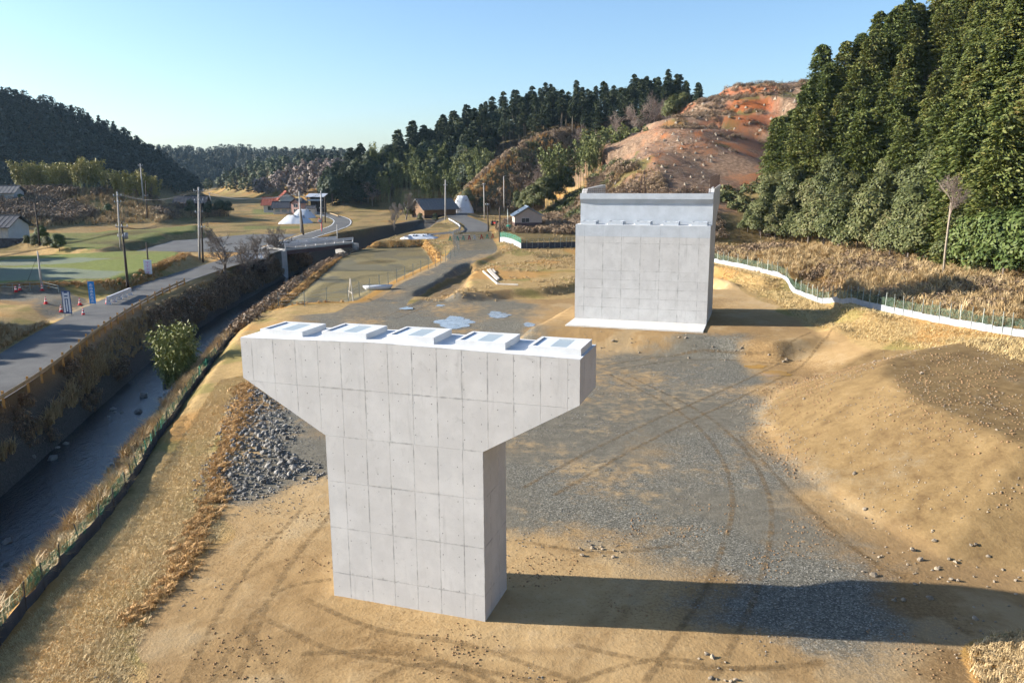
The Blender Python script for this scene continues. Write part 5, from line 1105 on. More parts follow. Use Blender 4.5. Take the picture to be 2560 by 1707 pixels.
q = AT(690, 488, 286); house('storehouse', 'narrow two-storey storehouse with white gable and dark roof', (q[0], q[1], hz(q[0], q[1])), math.pi/2-.35, 4., 3.6, 3.9, 5., 'wall_pink', 'roof_dark', .5, None, (('l', 1.0, 2.6, 2.4, 3.4, 'glass_dark'), ('l', 1., 2.6, .7, 1.7, 'glass_dark')), cat='storehouse')
q = AT(703, 489, 284); house('garden_shed', 'tiny white garden shed right of the storehouse', (q[0], q[1], hz(q[0], q[1])), -.1, 3., 2.4, 2., 2.7, 'wall_cream', 'roof_dark', .3, None, (('f', .4, 1.2, .6, 1.5, 'glass_dark'),), cat='shed')
# open-sided barn on stilts
q = AT(708, 488, 300); bn = empty('open_barn', (q[0], q[1], hz(q[0], q[1])), -.05); tag(bn, 'open barn with pale tin roof raised on posts', 'barn')
zr = AT(708, 452, 300)[2]-hz(q[0], q[1])
for x in (0, 2.8, 5.6):
    for y in (0, 4): MB().box(x-.1, x+.1, y-.1, y+.1, -.3, zr).build('post', 'pole_wood', bn)
MB().prism([(-.8, zr-.2), (4.8, zr+.9), (4.8, zr+1.05), (-.8, zr-.05)], -.7, 6.3, 'x').build('roof', 'roof_tin', bn); MB().box(0, 5.6, -.3, -.2, zr-1.5, zr-.9).build('eave_panel', 'roof_tin', bn); MB().box(.1, 5.5, 3.9, 4, 0, zr).build('back_wall', 'wall_dark', bn)
# house on the left edge, and its dark stone wall
p_ = onground(8, 562); house('house', 'house with dark roof and shutters at the left edge above a wall', (p_[0]-7.5, p_[1]+2, p_[2]+.5), -.1, 8.2, 6, 3., 4.8, 'wall_white', 'roof_dark', .7, None, (('f', 5.2, 6.6, .6, 2.4, 'timber_pale'), ('f', 6.9, 8., .6, 2.4, 'timber_pale')))
q = AT(-20, 440, 228); house('house', 'far house with grey roof at the left edge below the bamboo', (q[0]-4, q[1], hz(q[0], q[1])), .1, 9.5, 6, 2.8, 4.4, 'wall_white', 'roof_grey', .7, None, (('f', 5, 7, .8, 2, 'glass_dark'),))
rw = empty('retaining_wall', (p_[0]-9, p_[1]-1.5, p_[2]-1)); tag(rw, 'dark stone retaining wall below the house at the left edge', 'wall')
for i in range(14):
    for j in range(4):
        if random.random() < .97: MB().box(i*.95+(.47 if j % 2 else 0), i*.95+.92+(.47 if j % 2 else 0), random.uniform(-.06, .0), .7, j*.6, j*.6+.57).build('stone', 'sheet_black', rw)
q = AT(402, 470, 262); house('house', 'dark roofed house half hidden by bushes before the dark hill', (q[0], q[1], hz(q[0], q[1])), .15, 9, 6, 2.8, 4.6, 'wall_dark', 'roof_dark', .7, None, (('f', 1, 3, .7, 2, 'glass_light'),))
# ------------------------------------------------------------------ things round the site entrance on the left
CPM = {}
def cone(x, y, label, s=1.):
    o = empty('traffic_cone', (x, y, hz(x, y)+.03), random.random()); tag(o, label, 'traffic cone', 'red and white cones at the site entrance'); o.scale = (s, s, s)
    if not CPM:
        CPM['b'] = MB().box(-.19, .19, -.19, .19, 0, .05).mesh('base', 'cone_red')
        for i, (z0, z1, m) in enumerate(((.05, .24, 'cone_red'), (.24, .38, 'cone_white'), (.38, .50, 'cone_red'), (.50, .60, 'cone_white'), (.60, .72, 'cone_red'))):
            rr = lambda z: .15*(1-(z-.05)/.8); CPM[i] = MB().tube([(0, 0, z0), (0, 0, z1)], [rr(z0), rr(z1)], 12).mesh('band', m, True)
    for k, me in CPM.items(): link('base' if k == 'b' else 'band', me, o)
for u, v, lab in ((37, 671, 'leftmost red cone by the pipe rail near the frosty field'), (46, 667, 'red cone just behind the leftmost one'), (97, 668, 'red cone at the foot of the short grey pole'), (106, 698, 'red cone on the gravel left of the knoll'), (184, 701, 'red cone between the blue banner and the white sign'), (141, 717, 'red cone left of the white sign'), (192, 725, 'red cone at the road edge right of the white sign'), (246, 700, 'red cone against the end of the white barrier')):
    q = onground(u, v); cone(q[0], q[1], lab, 1.15)
def signboard(label, u, v, w_, h_, legs, m, marks, yaw=0., cat='sign', z0=None):
    q = onground(u, v); o = empty('sign_board', tuple(q), yaw); tag(o, label, cat); z0 = legs
    MB().box(-w_/2, w_/2, -.02, .02, z0, z0+h_).build('board', m, o)
    for s_ in (-1, 1): MB().box(s_*w_*.4-.025, s_*w_*.4+.025, .021, .07, -.2, z0+h_*.9).build('leg', 'post_steel', o)
    mb = MB()
    for (a, b, c, d_) in marks: mb.box(a*w_, b*w_, -.026, -.0205, z0+c*h_, z0+d_*h_)
    return o, mb
strokes = []
for k in range(6):
    y0 = .86-k*.145; strokes += [(-.22, .22, y0, y0+.018), (-.03, .03, y0-.07, y0+.05), (-.24, -.18, y0-.08, y0-.01), (.16, .22, y0-.08, y0-.01), (-.2, .2, y0-.06, y0-.045)]
o, mb = signboard('tall blue banner sign with white characters beside the entrance', 214, 702, .75, 2.5, .25, 'sign_blue', strokes, -.1); mb.build('lettering', 'sign_white', o)
o, mb = signboard('tall navy and white sign board on the entrance gravel', 157, 727, .95, 2.4, .3, 'sign_navy', [(-.4, -.2, .05, .95), (.2, .4, .05, .95), (-.08, .08, .1, .62), (-.3, .3, .66, .74), (-.3, .3, .80, .90)], -.1); mb.build('lettering', 'sign_white', o)
b_, t_ = POLES['c']; o = empty('notice_board', (b_[0]+.05, b_[1]-.35, b_[2]), 0); tag(o, 'white notice with pink characters fixed to the bare dark pole', 'sign'); MB().box(-.55, .55, -.03, .03, .2, 2.2).build('board', 'sign_white', o)
mb = MB()
for k in range(4): z = 1.85-k*.45; mb.box(-.3, .3, -.04, -.0305, z, z+.08); mb.box(-.06, .06, -.04, -.0305, z-.24, z+.0); mb.box(-.32, -.2, -.04, -.0305, z-.2, z-.12); mb.box(.2, .32, -.04, -.0305, z-.2, z-.12)
mb.build('lettering', 'sign_pink', o)
A_ = onground(248, 702); B_ = onground(301, 680); d = B_-A_; br = empty('road_barrier', tuple(A_), math.atan2(d[1], d[0])); LB = float(np.hypot(d[0], d[1])); tag(br, 'long white beam barrier on legs along the road edge', 'barrier')
MB().box(0, LB, -.12, .12, .55, 1.0).build('beam', 'rail_white', br, bevel=.02)
for k in range(5): MB().prism([(-.35, -.1), (.35, -.1), (.12, .549), (-.12, .549)], .1+k*(LB-.5)/4, .36+k*(LB-.5)/4, 'x').build('leg', 'rail_white', br)
pr = empty('pipe_rail', (0, 0, 0)); tag(pr, 'low grey pipe rail along the foot of the frosty field', 'rail'); E_ = [onground(*q) for q in ((-10, 668), (30, 668), (70, 666), (100, 664), (135, 672))]
for p, q in zip(E_, E_[1:]+[None]):
    link('post', postmesh('post', .9, .06, 'post_steel'), pr, p)
    if q is not None:
        for h in (.5, .85): MB().bar((p[0], p[1], p[2]+h), (q[0], q[1], q[2]+h), .05).build('pipe', 'post_steel', pr)
# ------------------------------------------------------------------ pipe barrier across the gravel lane
cols = ['green_plastic', 'green_plastic', 'green_plastic', 'red_paint', 'rail_white', 'red_paint', 'green_plastic', 'red_paint']; us_ = [1034, 1051, 1064, 1078, 1090, 1106, 1119, 1132]; prev = None
for i, (u, m) in enumerate(zip(us_, cols)):
    q = onground(u, 554-i*.9); o = empty('barricade_stand', tuple(q), .05); cn = {'green_plastic': 'green', 'red_paint': 'red', 'rail_white': 'white'}[m]; o.scale = (.72, .72, .72); tag(o, f'{cn} barricade stand, {["first", "second", "third", "fourth", "fifth", "sixth", "seventh", "eighth"][i]} from the left across the gravel lane', 'barricade', 'barricade stands across the lane')
    MB().prism([(-.5, 0), (-.3, 0), (0, 1.0), (.3, 0), (.5, 0), (.1, 1.4), (-.1, 1.4)], -.06, .06, 'y').build('frame', m, o); MB().box(-.32, .32, -.08, .08, .35, .5).build('brace', m, o)
    if prev is not None:
        pp = empty('barrier_pipe', tuple((prev+q)/2)); tag(pp, f'red striped pipes between the {["first", "second", "third", "fourth", "fifth", "sixth", "seventh", "eighth"][i-1]} and next barricade stands', 'pipe', 'pipes of the barricade')
        for h in (.54, .93): a = (prev-q)/2; MB().bar((a[0], a[1], a[2]+h), (-a[0], -a[1], -a[2]+h), .06).build('pipe', 'red_paint' if h > 1 else 'wall_maroon', pp)
    prev = q
# ------------------------------------------------------------------ heaps under white sheets
def heap(label, u, v, w_, d_, h_, m, seed, steps=1, yaw=0.):
    q = onground(u, v); r = np.random.default_rng(seed); n = 22; t_ = np.linspace(-1, 1, n); a, b = np.meshgrid(t_, t_); rr = np.maximum(np.abs(a), np.abs(b))*.6+np.hypot(a, b)*.4
    z = h_*np.clip((1-rr)*1.7, 0, 1)+.10*h_*fbm(a*5+seed, b*5, 1.3, 3)*(rr < .95); z[rr > .98] = -.3
    idx_ = np.arange(n*n).reshape(n, n); F = np.stack([idx_[:-1, :-1], idx_[:-1, 1:], idx_[1:, 1:], idx_[1:, :-1]], -1).reshape(-1, 4)
    me = npmesh('sheet', np.stack([a.ravel()*w_/2, b.ravel()*d_/2, z.ravel()], -1), F, m, True); o = empty('covered_heap', (q[0], q[1]+d_*.3, q[2]), yaw); tag(o, label, 'heap'); link('sheet', me, o)
    sb = MB().box(-.22, .22, -.15, .15, -.1, .14).mesh('sandbag', 'post_dark', bevel=.06)
    for k in range(9): x, y = r.uniform(-.6, .6, 2); s_ = link('sandbag', sb, o); zz = h_*min(1, max(0, (1-(max(abs(x), abs(y))*.6+math.hypot(x, y)*.4))*1.7)); s_.location = (x*w_/2, y*d_/2, zz+.05); s_.rotation_euler = (0, 0, r.random()*3)
heap('large heap under white sheets nearest the far road', 674, 514, 9.5, 9, 2.3, 'tarp_white', 3); heap('upper heap under white sheets behind the larger one', 693, 501, 7.5, 8, 2.6, 'tarp_white', 4)
heap('low white covered heap above the rice field bank', 962, 549, 9, 5, .9, 'tarp_white', 5); heap('tall white sheeted heap beside the brown house', 1062, 487, 7.5, 7, 5.2, 'tarp_white', 6)
# ------------------------------------------------------------------ odds and ends
def bundle(label, pts, m, name='timber', cat='timber', w_=.22):
    for i, (a, b) in enumerate(pts):
        A_, B_ = onground(*a), onground(*b); mid_ = (A_+B_)/2; o = empty(name, tuple(mid_)); tag(o, label[i], cat, 'timbers lying on the grass terrace'); MB().bar(A_-mid_+[0, 0, .12], B_-mid_+[0, 0, .12], w_, .18).build('beam', m, o); MB().bar(A_-mid_+[0, 0, .24], A_-mid_+(B_-A_)*.06+[0, 0, .24], w_*.8, .05).build('end_cap', m, o)
bundle(['longest pale timber along the left edge of the terrace', 'pale timber lying just right of the longest one', 'third pale timber of the parallel row on the terrace', 'short pale timber at the top right of the row', 'pale timber lying crosswise along the terrace front'], (((1110, 625), (1143, 654)), ((1121, 622), (1143, 645)), ((1125, 621), (1146, 643)), ((1132, 621), (1138, 628)), ((1143, 654), (1190, 656))), 'timber_pale')
q = onground(868, 664); o = empty('plastic_trough', tuple(q), .2); tag(o, 'white plastic trough lying at the bend of the gravel lane', 'trough'); n = 12
MB().add([(1.6*math.cos(k*6.283/n), .6*math.sin(k*6.283/n), -.05) for k in range(n)]+[(2.0*math.cos(k*6.283/n), .8*math.sin(k*6.283/n), .45) for k in range(n)]+[(0, 0, .55)], [tuple(range(n-1, -1, -1))]+[(k, (k+1) % n, n+(k+1) % n, n+k) for k in range(n)]+[(n+k, n+(k+1) % n, 2*n) for k in range(n)]).build('shell', 'tarp_white', o, True); MB().box(-2.02, 2.02, -.03, .03, .5, .58).build('rib', 'tarp_white', o)
A_ = onground(800, 690); B_ = onground(812, 692); o = empty('pole_trestle', tuple(A_)); tag(o, 'tall trestle of thin pale stakes at the corner of the rice field', 'trestle'); hT = .055*A_[1]*.4
for p in ((0, 0), (B_[0]-A_[0], B_[1]-A_[1])): MB().bar((p[0], p[1], -.2), ((B_[0]-A_[0])*.55, (B_[1]-A_[1])*.5, 2.9), .09).build('stake', 'timber_pale', o)
MB().bar((.1, 0, 1.2), (B_[0]-A_[0]-.1, B_[1]-A_[1], 1.2), .06).build('cross_bar', 'timber_pale', o)
q = onground(739, 532); o = empty('traffic_mirror', tuple(q)); tag(o, 'orange traffic mirror post at the far road bend', 'traffic mirror'); MB().tube([(0, 0, -.3), (0, 0, 2.6)], .09, 8).build('post', 'cone_red', o); MB().tube([(-.25, -.12, 2.6), (-.25, -.02, 2.6)], [.55, .6], 14).build('mirror_housing', 'cone_red', o); MB().tube([(-.25, -.17, 2.6), (-.25, -.125, 2.6)], [.40, .48], 14).build('mirror', 'glass_light', o)
q = onground(1140, 518); o = empty('small_tractor', tuple(q), 1.0); tag(o, 'small red tractor parked left of the shed', 'tractor'); MB().box(-.1, 1.4, -.35, .35, .55, 1.05).build('hood', 'red_paint', o, bevel=.06); MB().box(-1.0, -.1, -.55, .55, .5, .9).build('seat_deck', 'red_paint', o, bevel=.04); MB().box(-.75, -.4, -.25, .25, .9, 1.25).build('seat', 'rubber', o); MB().tube([(-1.0, -.5, .8), (-1.05, -.5, 2.1), (-1.05, .5, 2.1), (-1.0, .5, .8)], .045, 6).build('roll_bar', 'rubber', o); MB().tube([(.0, 0, 1.0), (-.25, 0, 1.4)], .03, 6).build('steering_column', 'rubber', o)
for x, y, rr in ((-.65, -.75, .62), (-.65, .75, .62), (1.05, -.55, .38), (1.05, .55, .38)):
    wv = MB().tube([(x, y-.16, rr), (x, y+.16, rr)], rr, 14).build('wheel', 'rubber', o); MB().tube([(x, y-.18, rr), (x, y+.18, rr)], rr*.5, 10).build('rim', 'rail_tan', wv)
q = onground(1169, 529); o = empty('waste_bin', tuple(q)); tag(o, 'turquoise plastic bin at the corner of the shed', 'bin'); MB().tube([(0, 0, 0), (0, 0, 1.1)], [.45, .55], 10).build('body', 'green_plastic', o, True); MB().tube([(0, 0, 1.1), (0, 0, 1.2)], [.6, .5], 10).build('lid', 'green_plastic', o)
# ------------------------------------------------------------------ boulders, stones, puddles
def rock_mesh(seed, flat=.75, m='stone_grey'):
    r = np.random.default_rng(seed); bm = bmesh.new(); bmesh.ops.create_icosphere(bm, subdivisions=1, radius=1)
    for v in bm.verts: v.co = Vector(np.array(v.co)*r.uniform(.72, 1.15)*np.array([1, r.uniform(.7, .9), flat]))
    me = bpy.data.meshes.new('stone'); bm.to_mesh(me); bm.free(); me.materials.append(MATS[m]); return me
simple('stone_grey', (.19, .185, .175), .85, .35, 1.2, 0, .03, .2, .5); simple('stone_pale', (.25, .21, .16), .85, .3, 1.2, 0, .03, .2, .35)
RG = [rock_mesh(k) for k in range(8)]; RP = [rock_mesh(20+k, .6, 'stone_pale') for k in range(6)]
rp = empty('riprap', tuple(onground(580, 1080))); tag(rp, 'bed of dark grey boulders along the edge of the grass slope', 'boulders'); base_ = Vector(rp.location)
RIP = [tuple(G(*q)[:2]) for q in ((556, 905), (585, 895), (640, 950), (660, 1000), (640, 1040), (700, 1070), (690, 1095), (610, 1105), (560, 1135), (498, 1132), (495, 1095), (535, 1010), (552, 945))]
r = np.random.default_rng(9); P_ = region_pts(9000, (-22, -7, 30, 62), lambda x, y: sdf(RIP, x, y) < .1, 21); made = 0; taken = []
for x, y, z in P_:
    s_ = .08+.17*r.random()**1.6
    if y < 45: s_ *= 1.15
    if any((x-a)**2+(y-b)**2 < (.8*(s_+c))**2 for a, b, c in taken): continue
    taken.append((x, y, s_)); o = link('stone', RG[r.integers(8)], rp); o.location = Vector((x, y, z+s_*.25))-base_; o.scale = (s_, s_, s_); o.rotation_euler = tuple(r.random(3)*3); made += 1
    if made >= 300: break
rockV = np.array([v.co[:] for v in RG[0].vertices]); rockF = np.array([p.vertices[:] for p in RG[0].polygons])
P2 = region_pts(14000, (-22, -5, 30, 64), lambda x, y: sdf(RIP, x, y) < .9+.8*fbm(x, y, 2, 2), 22); o = scatter('small_stones', (rockV, rockF), 'stone_grey', P2[:1500], .03, .11, None, seed=31, sink=-.02, parent=rp, tilt=0.); o.location = -base_
gr_ = bpy.data.objects['ground']; cnt = 0
def strew(n, keep, box, smin, smax, seed, meshes, zfix=None):
    r = np.random.default_rng(seed); P_ = region_pts(n*6, box, keep, seed)
    for x, y, z in P_[:n]:
        s_ = smin+(smax-smin)*r.random()**3; o = link('stone', meshes[r.integers(len(meshes))], gr_); o.location = (x, y, z+s_*.2 if zfix is None else max(z, zfix)); o.scale = (s_, s_, s_); o.rotation_euler = (r.random()*.6, r.random()*.6, r.random()*6)
strew(90, lambda x, y: (-sdf(MOUND, x, y) > -.6) & (fbm(x, y, 5, 3) > -.15), (14, 34, 26, 60), .05, .17, 41, RP)
strew(60, lambda x, y: (np.hypot(x-16.5, y-28) < 3.6) & (x > 13.2), (12, 22, 23, 32), .06, .2, 42, RP)
strew(24, lambda x, y: np.hypot((x-6.3)/.7, (y-22.7)/1.6) < 1, (4, 9, 20, 26), .06, .15, 43, RP)
strew(16, lambda x, y: np.hypot(x-3.4, y-31.2) < 1.1, (2, 6, 29, 33), .06, .14, 44, RP)
strew(40, lambda x, y: (sdf(PAD, x, y) > 0) & (sdf(PAD, x, y) < 3) & (y < 76), (4, 26, 64, 76), .07, .2, 45, RP)
strew(70, lambda x, y: (np.abs(side_river(x, y)) < 3.6) & (fbm(x, y, 5, 2) > -.1), (-34, -22, 22, 80), .2, .6, 46, RG, -3.93)
pebbles = lambda x, y: (-sdf(MOUND, x, y) > -1.5) | (np.hypot(x-16, y-27) < 4.5)
P_ = region_pts(9000, (11, 36, 22, 62), lambda x, y: pebbles(x, y) & (fbm(x, y, 3, 3) > .0), 47); o = scatter('pebbles', (rockV, rockF), 'stone_pale', P_[:2000], .02, .06, 'small pale stones scattered over the spoil mound', seed=32, sink=-.01, tilt=0.)
P_ = region_pts(16000, (-14, 17, 22, 70), lambda x, y: fbm(x, y, 4, 3) > .12, 48); o = scatter('pebbles', (rockV, rockF), 'stone_grey', P_[:3500], .015, .05, 'loose gravel scattered over the site', seed=33, sink=-.01, tilt=0.)
clod = region_pts(9000, (12, 36, 24, 62), lambda x, y: (-sdf(MOUND, x, y) > -1.) & (fbm(x+31, y, 4, 3) > -.02), 49)
simple('earth_clod', (.24, .15, .078), .95, .3, 3); scatter('earth_clods', (rockV, rockF), 'earth_clod', clod[:2200], .025, .09, 'crumbly brown clods on the spoil mound', seed=34, sink=-.0, tilt=0.)
clod = region_pts(9000, (-15, 14, 20, 36), lambda x, y: (fbm(x+71, y, 3, 3) > .1) & (x > -13), 50); scatter('earth_clods', (rockV, rockF), 'earth_clod', clod[:1500], .02, .06, 'small earth clods on the bare ground round the pier', seed=35, sink=-.0, tilt=0.)
@mat('puddle')
def _(t):
    t.set('Base Color', t.ramp(t.noise(1.5, 4, .6), [(.4, (.20, .20, .19)), (.65, (.36, .38, .40))])); t.set('Roughness', .10); t.set('Specular IOR Level', .9); t.set('Normal', t.bump(t.noise(3, 3, .5), .05, .02))
@mat('muddy_puddle')
def _(t):
    t.set('Base Color', (.33, .19, .05)); t.set('Roughness', .12); t.set('Specular IOR Level', .6)
for u, v, w_, d_, m in ((1045, 740, 2.8, 4.2, 'puddle'), (1142, 723, 2.0, 2.6, 'puddle'), (1215, 746, .9, 1.4, 'puddle'), (935, 708, 1., 1.2, 'puddle'), (1010, 702, .8, .8, 'puddle'), (1783, 858, 1.5, 1.1, 'muddy_puddle'), (1735, 842, 1.2, .8, 'muddy_puddle')):
    q = onground(u, v); n = 40; V = [(0, 0, 0)]
    for k in range(n): a = k*6.283/n; rr = .72+.55*float(fbm(np.array([q[0]+3*math.cos(a)]), np.array([q[1]+3*math.sin(a)]), 1.4, 3)[0]); V.append((w_*rr*math.cos(a), d_*rr*math.sin(a), 0))
    xs_ = np.array([v[0] for v in V])+q[0]; ys_ = np.array([v[1] for v in V])+q[1]; zc = float(np.percentile(height(xs_, ys_), 80))+.015
    me = bpy.data.meshes.new('puddle'); me.from_pydata(V, [], [(0, 1+k, 1+(k+1) % n) for k in range(n)]); me.materials.append(MATS[m]); tag(link('puddle', me, None, (q[0], q[1], zc)), kind='structure')
# ------------------------------------------------------------------ stumps on the cleared hillside
simple('stump_cut', (.30, .24, .17), .9, .2, 4)
def stump_mesh(seed):
    r = random.Random(seed); n = 9; V = []; F = []
    for z, q in ((-.4, .55), (.05, .42), (.25, .27), (.55, .23)):
        for k in range(n): a = 6.283*k/n; rr = q*(1+(.35 if z < .2 and k % 3 == 0 else 0)+r.uniform(-.08, .08)); V.append((rr*math.cos(a), rr*math.sin(a), z+(r.uniform(-.04, .04) if z > .5 else 0)))
    for i in range(3): F += [(i*n+k, i*n+(k+1) % n, (i+1)*n+(k+1) % n, (i+1)*n+k) for k in range(n)]
    side_ = bpy.data.meshes.new('root_flare'); side_.from_pydata(V, [], F); side_.materials.append(MATS['bark_pale'])
    top_ = MB().tube([(0, 0, .54), (0, 0, .59)], .225, 9).mesh('cut_face', 'stump_cut'); return side_, top_
SM = [stump_mesh(k) for k in range(3)]; r = random.Random(12); n_ = 0; tries = 0
while n_ < 190 and tries < 2600:
    tries += 1; u = r.uniform(1210, 1860); v = r.uniform(200, 520); q = onground(u, v, 100, 320)
    if not redkeep(np.array([q[0]]), np.array([q[1]]))[0]: continue
    if n_ and min((q[0]-a)**2+(q[1]-b)**2 for a, b in st_) < 6: continue
    st_ = (st_ if n_ else [])+[(q[0], q[1])]; a, b = SM[r.randrange(3)]; s_ = r.uniform(.45, .95); o = empty('tree_stump', tuple(q), r.random()*6); o.scale = (s_, s_, s_); tag(o, 'pale sawn tree stump on the cleared red-brown hillside', 'tree stump', 'stumps on the cleared hillside'); link('root_flare', a, o); link('cut_face', b, o); n_ += 1
print('stumps', n_)
# ------------------------------------------------------------------ single trees and shrubs
def bare_big(u, v, h, seed, label, spread=.8):
    q = onground(u, v); o = empty('bare_tree', tuple(q), seed); tag(o, label, 'tree'); branches(seed, h, spread, 5, .26, .15, 3, .3, .02).build('limbs', 'bark_grey', o)
bare_big(515, 632, 9.5, 201, 'wide leafless tree beside the road before the junction', .9); bare_big(585, 628, 8., 202, 'leafless tree behind the low shed roof on the river bank', .8); bare_big(643, 597, 7.5, 203, 'small leafless tree at the left end of the white bridge', .8); bare_big(905, 528, 8, 204, 'grey leafless tree between the lane and the far road', .7); bare_big(932, 505, 9, 205, 'pinkish leafless tree left of the brown house', .6); bare_big(560, 640, 7, 206, 'leafless tree with low forks on the river bank', .9)
q = onground(580, 622); house('hut', 'tiny hut with sheet roof under the bare trees on the river bank', (q[0]-1.5, q[1], q[2]), .2, 3.6, 2.6, 1.9, 2.4, 'wall_dark', 'roof_tin', .3, None, (('f', .6, 1.4, .7, 1.4, 'glass_dark'),), cat='hut')
cu, fo_ = bamboo_mesh(99, 62, 6.0, 1.35, 'bamboo_bright', 210, .14, .14, .62); q = onground(428, 885); o = empty('bamboo_clump', (q[0]-.9, q[1]+.6, q[2]-.3)); tag(o, 'large green bamboo clump leaning over the river by the fence', 'bamboo'); link('culms', cu, o); link('foliage', fo_, o)
gb = 'yellow bamboo grove at the foot of the left hill'
for k in range(30):
    u = [55, 75, 95, 115, 135, 160, 180, 200, 225, 245, 265, 285, 300, 320, 340, 60, 85, 105, 125, 150, 170, 195, 215, 300, 330, 345, 355, 275, 70, 110][k]; Y_ = 246+(k % 3)*5+random.uniform(-3, 3); q = AT(u, 440, Y_); s_ = 1.05 if u < 240 else .8; tree('bamboo', q[0], q[1], s_*random.uniform(.85, 1.15), 'feathery yellow bamboo below the dark left hill', gb)
for u, v, kind, s_, lab in ((137, 578, 'bright', .55, 'small cloud-pruned pine standing alone at the green field'), (98, 556, 'bright', .55, 'yellowish small tree behind the leaning pole'), (65, 566, 'evergreen', .28, 'clipped round bush left of the leaning pole'), (82, 566, 'evergreen', .28, 'clipped round bush right beside the leaning pole'), (110, 572, 'evergreen', .3, 'low hedge bush at the end of the dark wall'), (250, 492, 'bright', .5, 'palm-like bush on the brown terrace'), (50, 470, 'bright', .5, 'glossy bush among the brown brush at the left'), (505, 497, 'round_oak', .45, 'dark round bush cluster right of the dark house'), (525, 498, 'round_oak', .42, 'dark bush right end of the cluster by the dark house'), (480, 498, 'round_oak', .4, 'dark bush left end of the cluster by the dark house'), (440, 492, 'evergreen', .55, 'grey-green bush left of the dark house cluster'), (1075, 470, 'evergreen', .75, 'green bushy tree beside the white sheeted heap'), (1110, 480, 'evergreen', .5, 'bush on the slope behind the sandy heap'), (1190, 478, 'evergreen', .7, 'dark bush above the roof of the shed'), (940, 500, 'evergreen', .5, 'garden bush at the left corner of the brown house'), (965, 508, 'evergreen', .3, 'low garden shrub before the brown house'), (1000, 507, 'evergreen', .28, 'small shrub before the gable of the brown house'), (345, 465, 'bare', .7, 'bare bush below the slender pole')):
    q = onground(u, v); tree(kind, q[0], q[1], s_, lab)
# trees left of the view whose shade lies on the frosty fields and the road
for x, y, s_ in ((-110, 136, .95), (-106, 131, .9), (-112, 141, 1.), (-109, 133.5, 1.), (-96, 112, .95), (-93, 106, .95), (-98, 118, .95), (-100, 100, 1.05), (-95, 109, 1.), (-97, 115, 1.), (-96, 103, 1.), (-74, 80, .85), (-73, 74, .85), (-75, 68, .9), (-71, 62, .75), (-70, 56, .75), (-74, 77, .9), (-72, 65, .8), (-70, 59, .75)):
    tree('cedar_full', x, y, s_, 'tall conifer standing left of the view beside the fields', 'conifers left of the view')

# ------------------------------------------------------------------ wheel and crawler tracks pressed into the earth
@mat('track_earth')
def _(t):
    p = t.pos(); n = t.noise(1.6, 4, .65, p); n3 = t.noise(9, 3, .7, p); u = t.attr('edge'); e = t.sep(u)[0]; l = t.sep(u)[1]
    tread = t.math('PINGPONG', t.math('MULTIPLY', l, 4.), 1.)
    c = t.ramp(n, [(.3, (.135, .090, .046)), (.55, (.215, .142, .070)), (.75, (.29, .20, .105))]); t.set('Base Color', c); t.set('Roughness', .95); t.set('Specular IOR Level', .08)
    t.set('Alpha', t.math('MULTIPLY', t.rmp(e, .0, .55), t.math('MULTIPLY', t.rmp(t.math('ADD', n, t.math('MULTIPLY', n3, .35)), .46, .80, 0., .5), t.rmp(tread, .15, .6, .5, .95))))
    t.set('Normal', t.bump(t.math('ADD', t.math('MULTIPLY', tread, .5), n3), .6, .05))
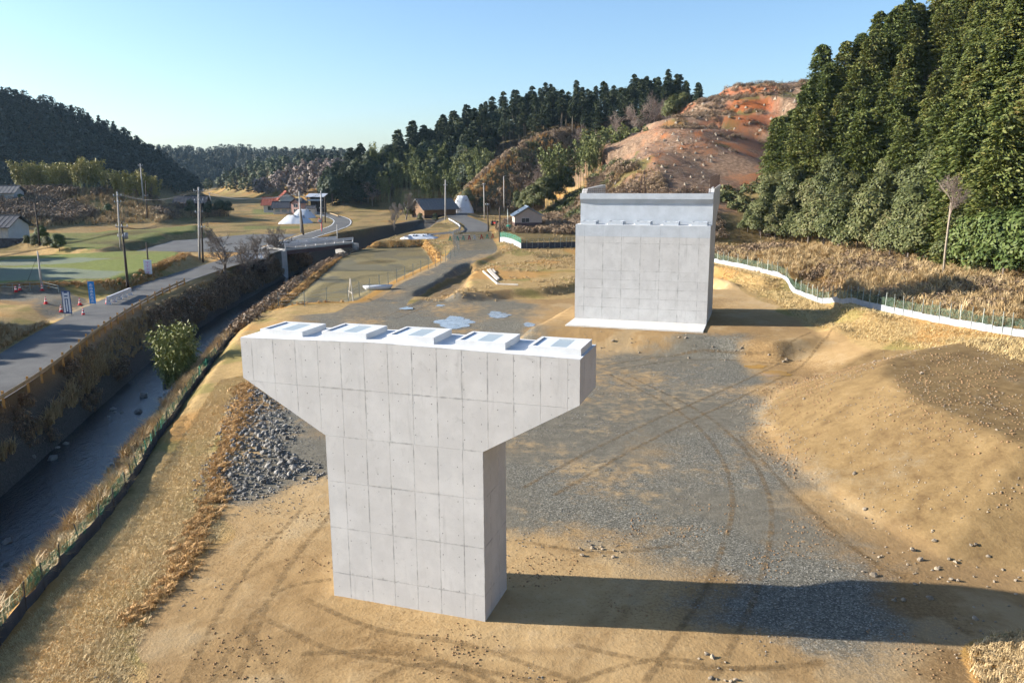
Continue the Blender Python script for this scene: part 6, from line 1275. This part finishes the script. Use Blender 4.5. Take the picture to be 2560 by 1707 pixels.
def track(pts, w_=.34, lift=.014):
    L = resample(smooth_line([np.array([*G(*q)[:2], 0.]) for q in pts], 3), .3); V = []; E = []; al = 0.
    for i, p in enumerate(L):
        a = L[max(i-1, 0)]; b = L[min(i+1, len(L)-1)]; d = (b-a)[:2]; d = d/(np.linalg.norm(d)+1e-9); al += np.linalg.norm((p-L[max(i-1, 0)])[:2])
        for k in range(5):
            s_ = (k/4-.5)*w_; x, y = p[0]+d[1]*s_, p[1]-d[0]*s_; V.append((x, y, 0)); E.append((1-abs(k/2-1), al, 0))
    V = np.array(V); V[:, 2] = height(V[:, 0], V[:, 1])+lift; F = [(i*5+k, i*5+k+1, i*5+k+6, i*5+k+5) for i in range(len(L)-1) for k in range(4)]
    me = npmesh('wheel_track', V, F, 'track_earth', True); E = np.array(E); col3(me, 'edge', E[:, 0], E[:, 1], E[:, 2]); tag(link('wheel_track', me), kind='structure')
n_ = 0
for pts, gap in ((((700, 1375), (860, 1450), (1060, 1470), (1330, 1568)), 1.7), (((690, 1500), (900, 1490), (1100, 1540), (1180, 1600)), 0), (((420, 1568), (540, 1330), (700, 1160)), 1.6), (((480, 1568), (620, 1350), (760, 1330)), 0), (((1180, 1240), (1380, 1275), (1560, 1250)), 0), (((1480, 1568), (1640, 1330), (1700, 1120), (1600, 960), (1400, 860)), 1.8), (((1900, 1225), (1990, 1280), (2080, 1330)), 0), (((1700, 1000), (1790, 1105), (1900, 1210), (2030, 1310)), 0), (((1380, 840), (1560, 812), (1780, 830)), 1.6), (((1200, 1120), (1420, 1000), (1700, 880), (1860, 800)), 1.8), (((1320, 1480), (1560, 1540), (1800, 1530)), 0), (((560, 1440), (640, 1568)), 0), (((850, 1568), (960, 1510), (1250, 1568)), 0), (((880, 730), (960, 700), (1060, 640)), 1.6), (((1230, 1600), (1500, 1500), (1700, 1545), (1900, 1520)), 0)):
    track(pts)
    if gap:
        A_ = G(*pts[0]); d_ = G(*pts[1])-A_; nn_ = np.array([d_[1], -d_[0]])/np.hypot(d_[0], d_[1])*gap; px_ = [proj(*(G(*q)+np.array([nn_[0], nn_[1], 0])))[:2] for q in pts]; track(px_)
# ------------------------------------------------------------------ thin winter haze in the valley
hm = bpy.data.materials.new('haze'); hm.use_nodes = True; nt = hm.node_tree; nt.nodes.clear(); ho = nt.nodes.new('ShaderNodeOutputMaterial'); hv = nt.nodes.new('ShaderNodeVolumePrincipled')
hv.inputs['Color'].default_value = (.50, .75, 1, 1); hv.inputs['Density'].default_value = .00006; hv.inputs['Anisotropy'].default_value = .2; nt.links.new(hv.outputs[0], ho.inputs['Volume'])
MATS['haze'] = hm; hb = MB().box(-3100, 3100, -330, 4100, -7, 92).build('haze', 'haze'); tag(hb, kind='stuff')
sc.cycles.volume_bounces = 0

#print('TRIS', sum(sum(len(p.vertices)-2 for p in me.polygons) for me in bpy.data.meshes))
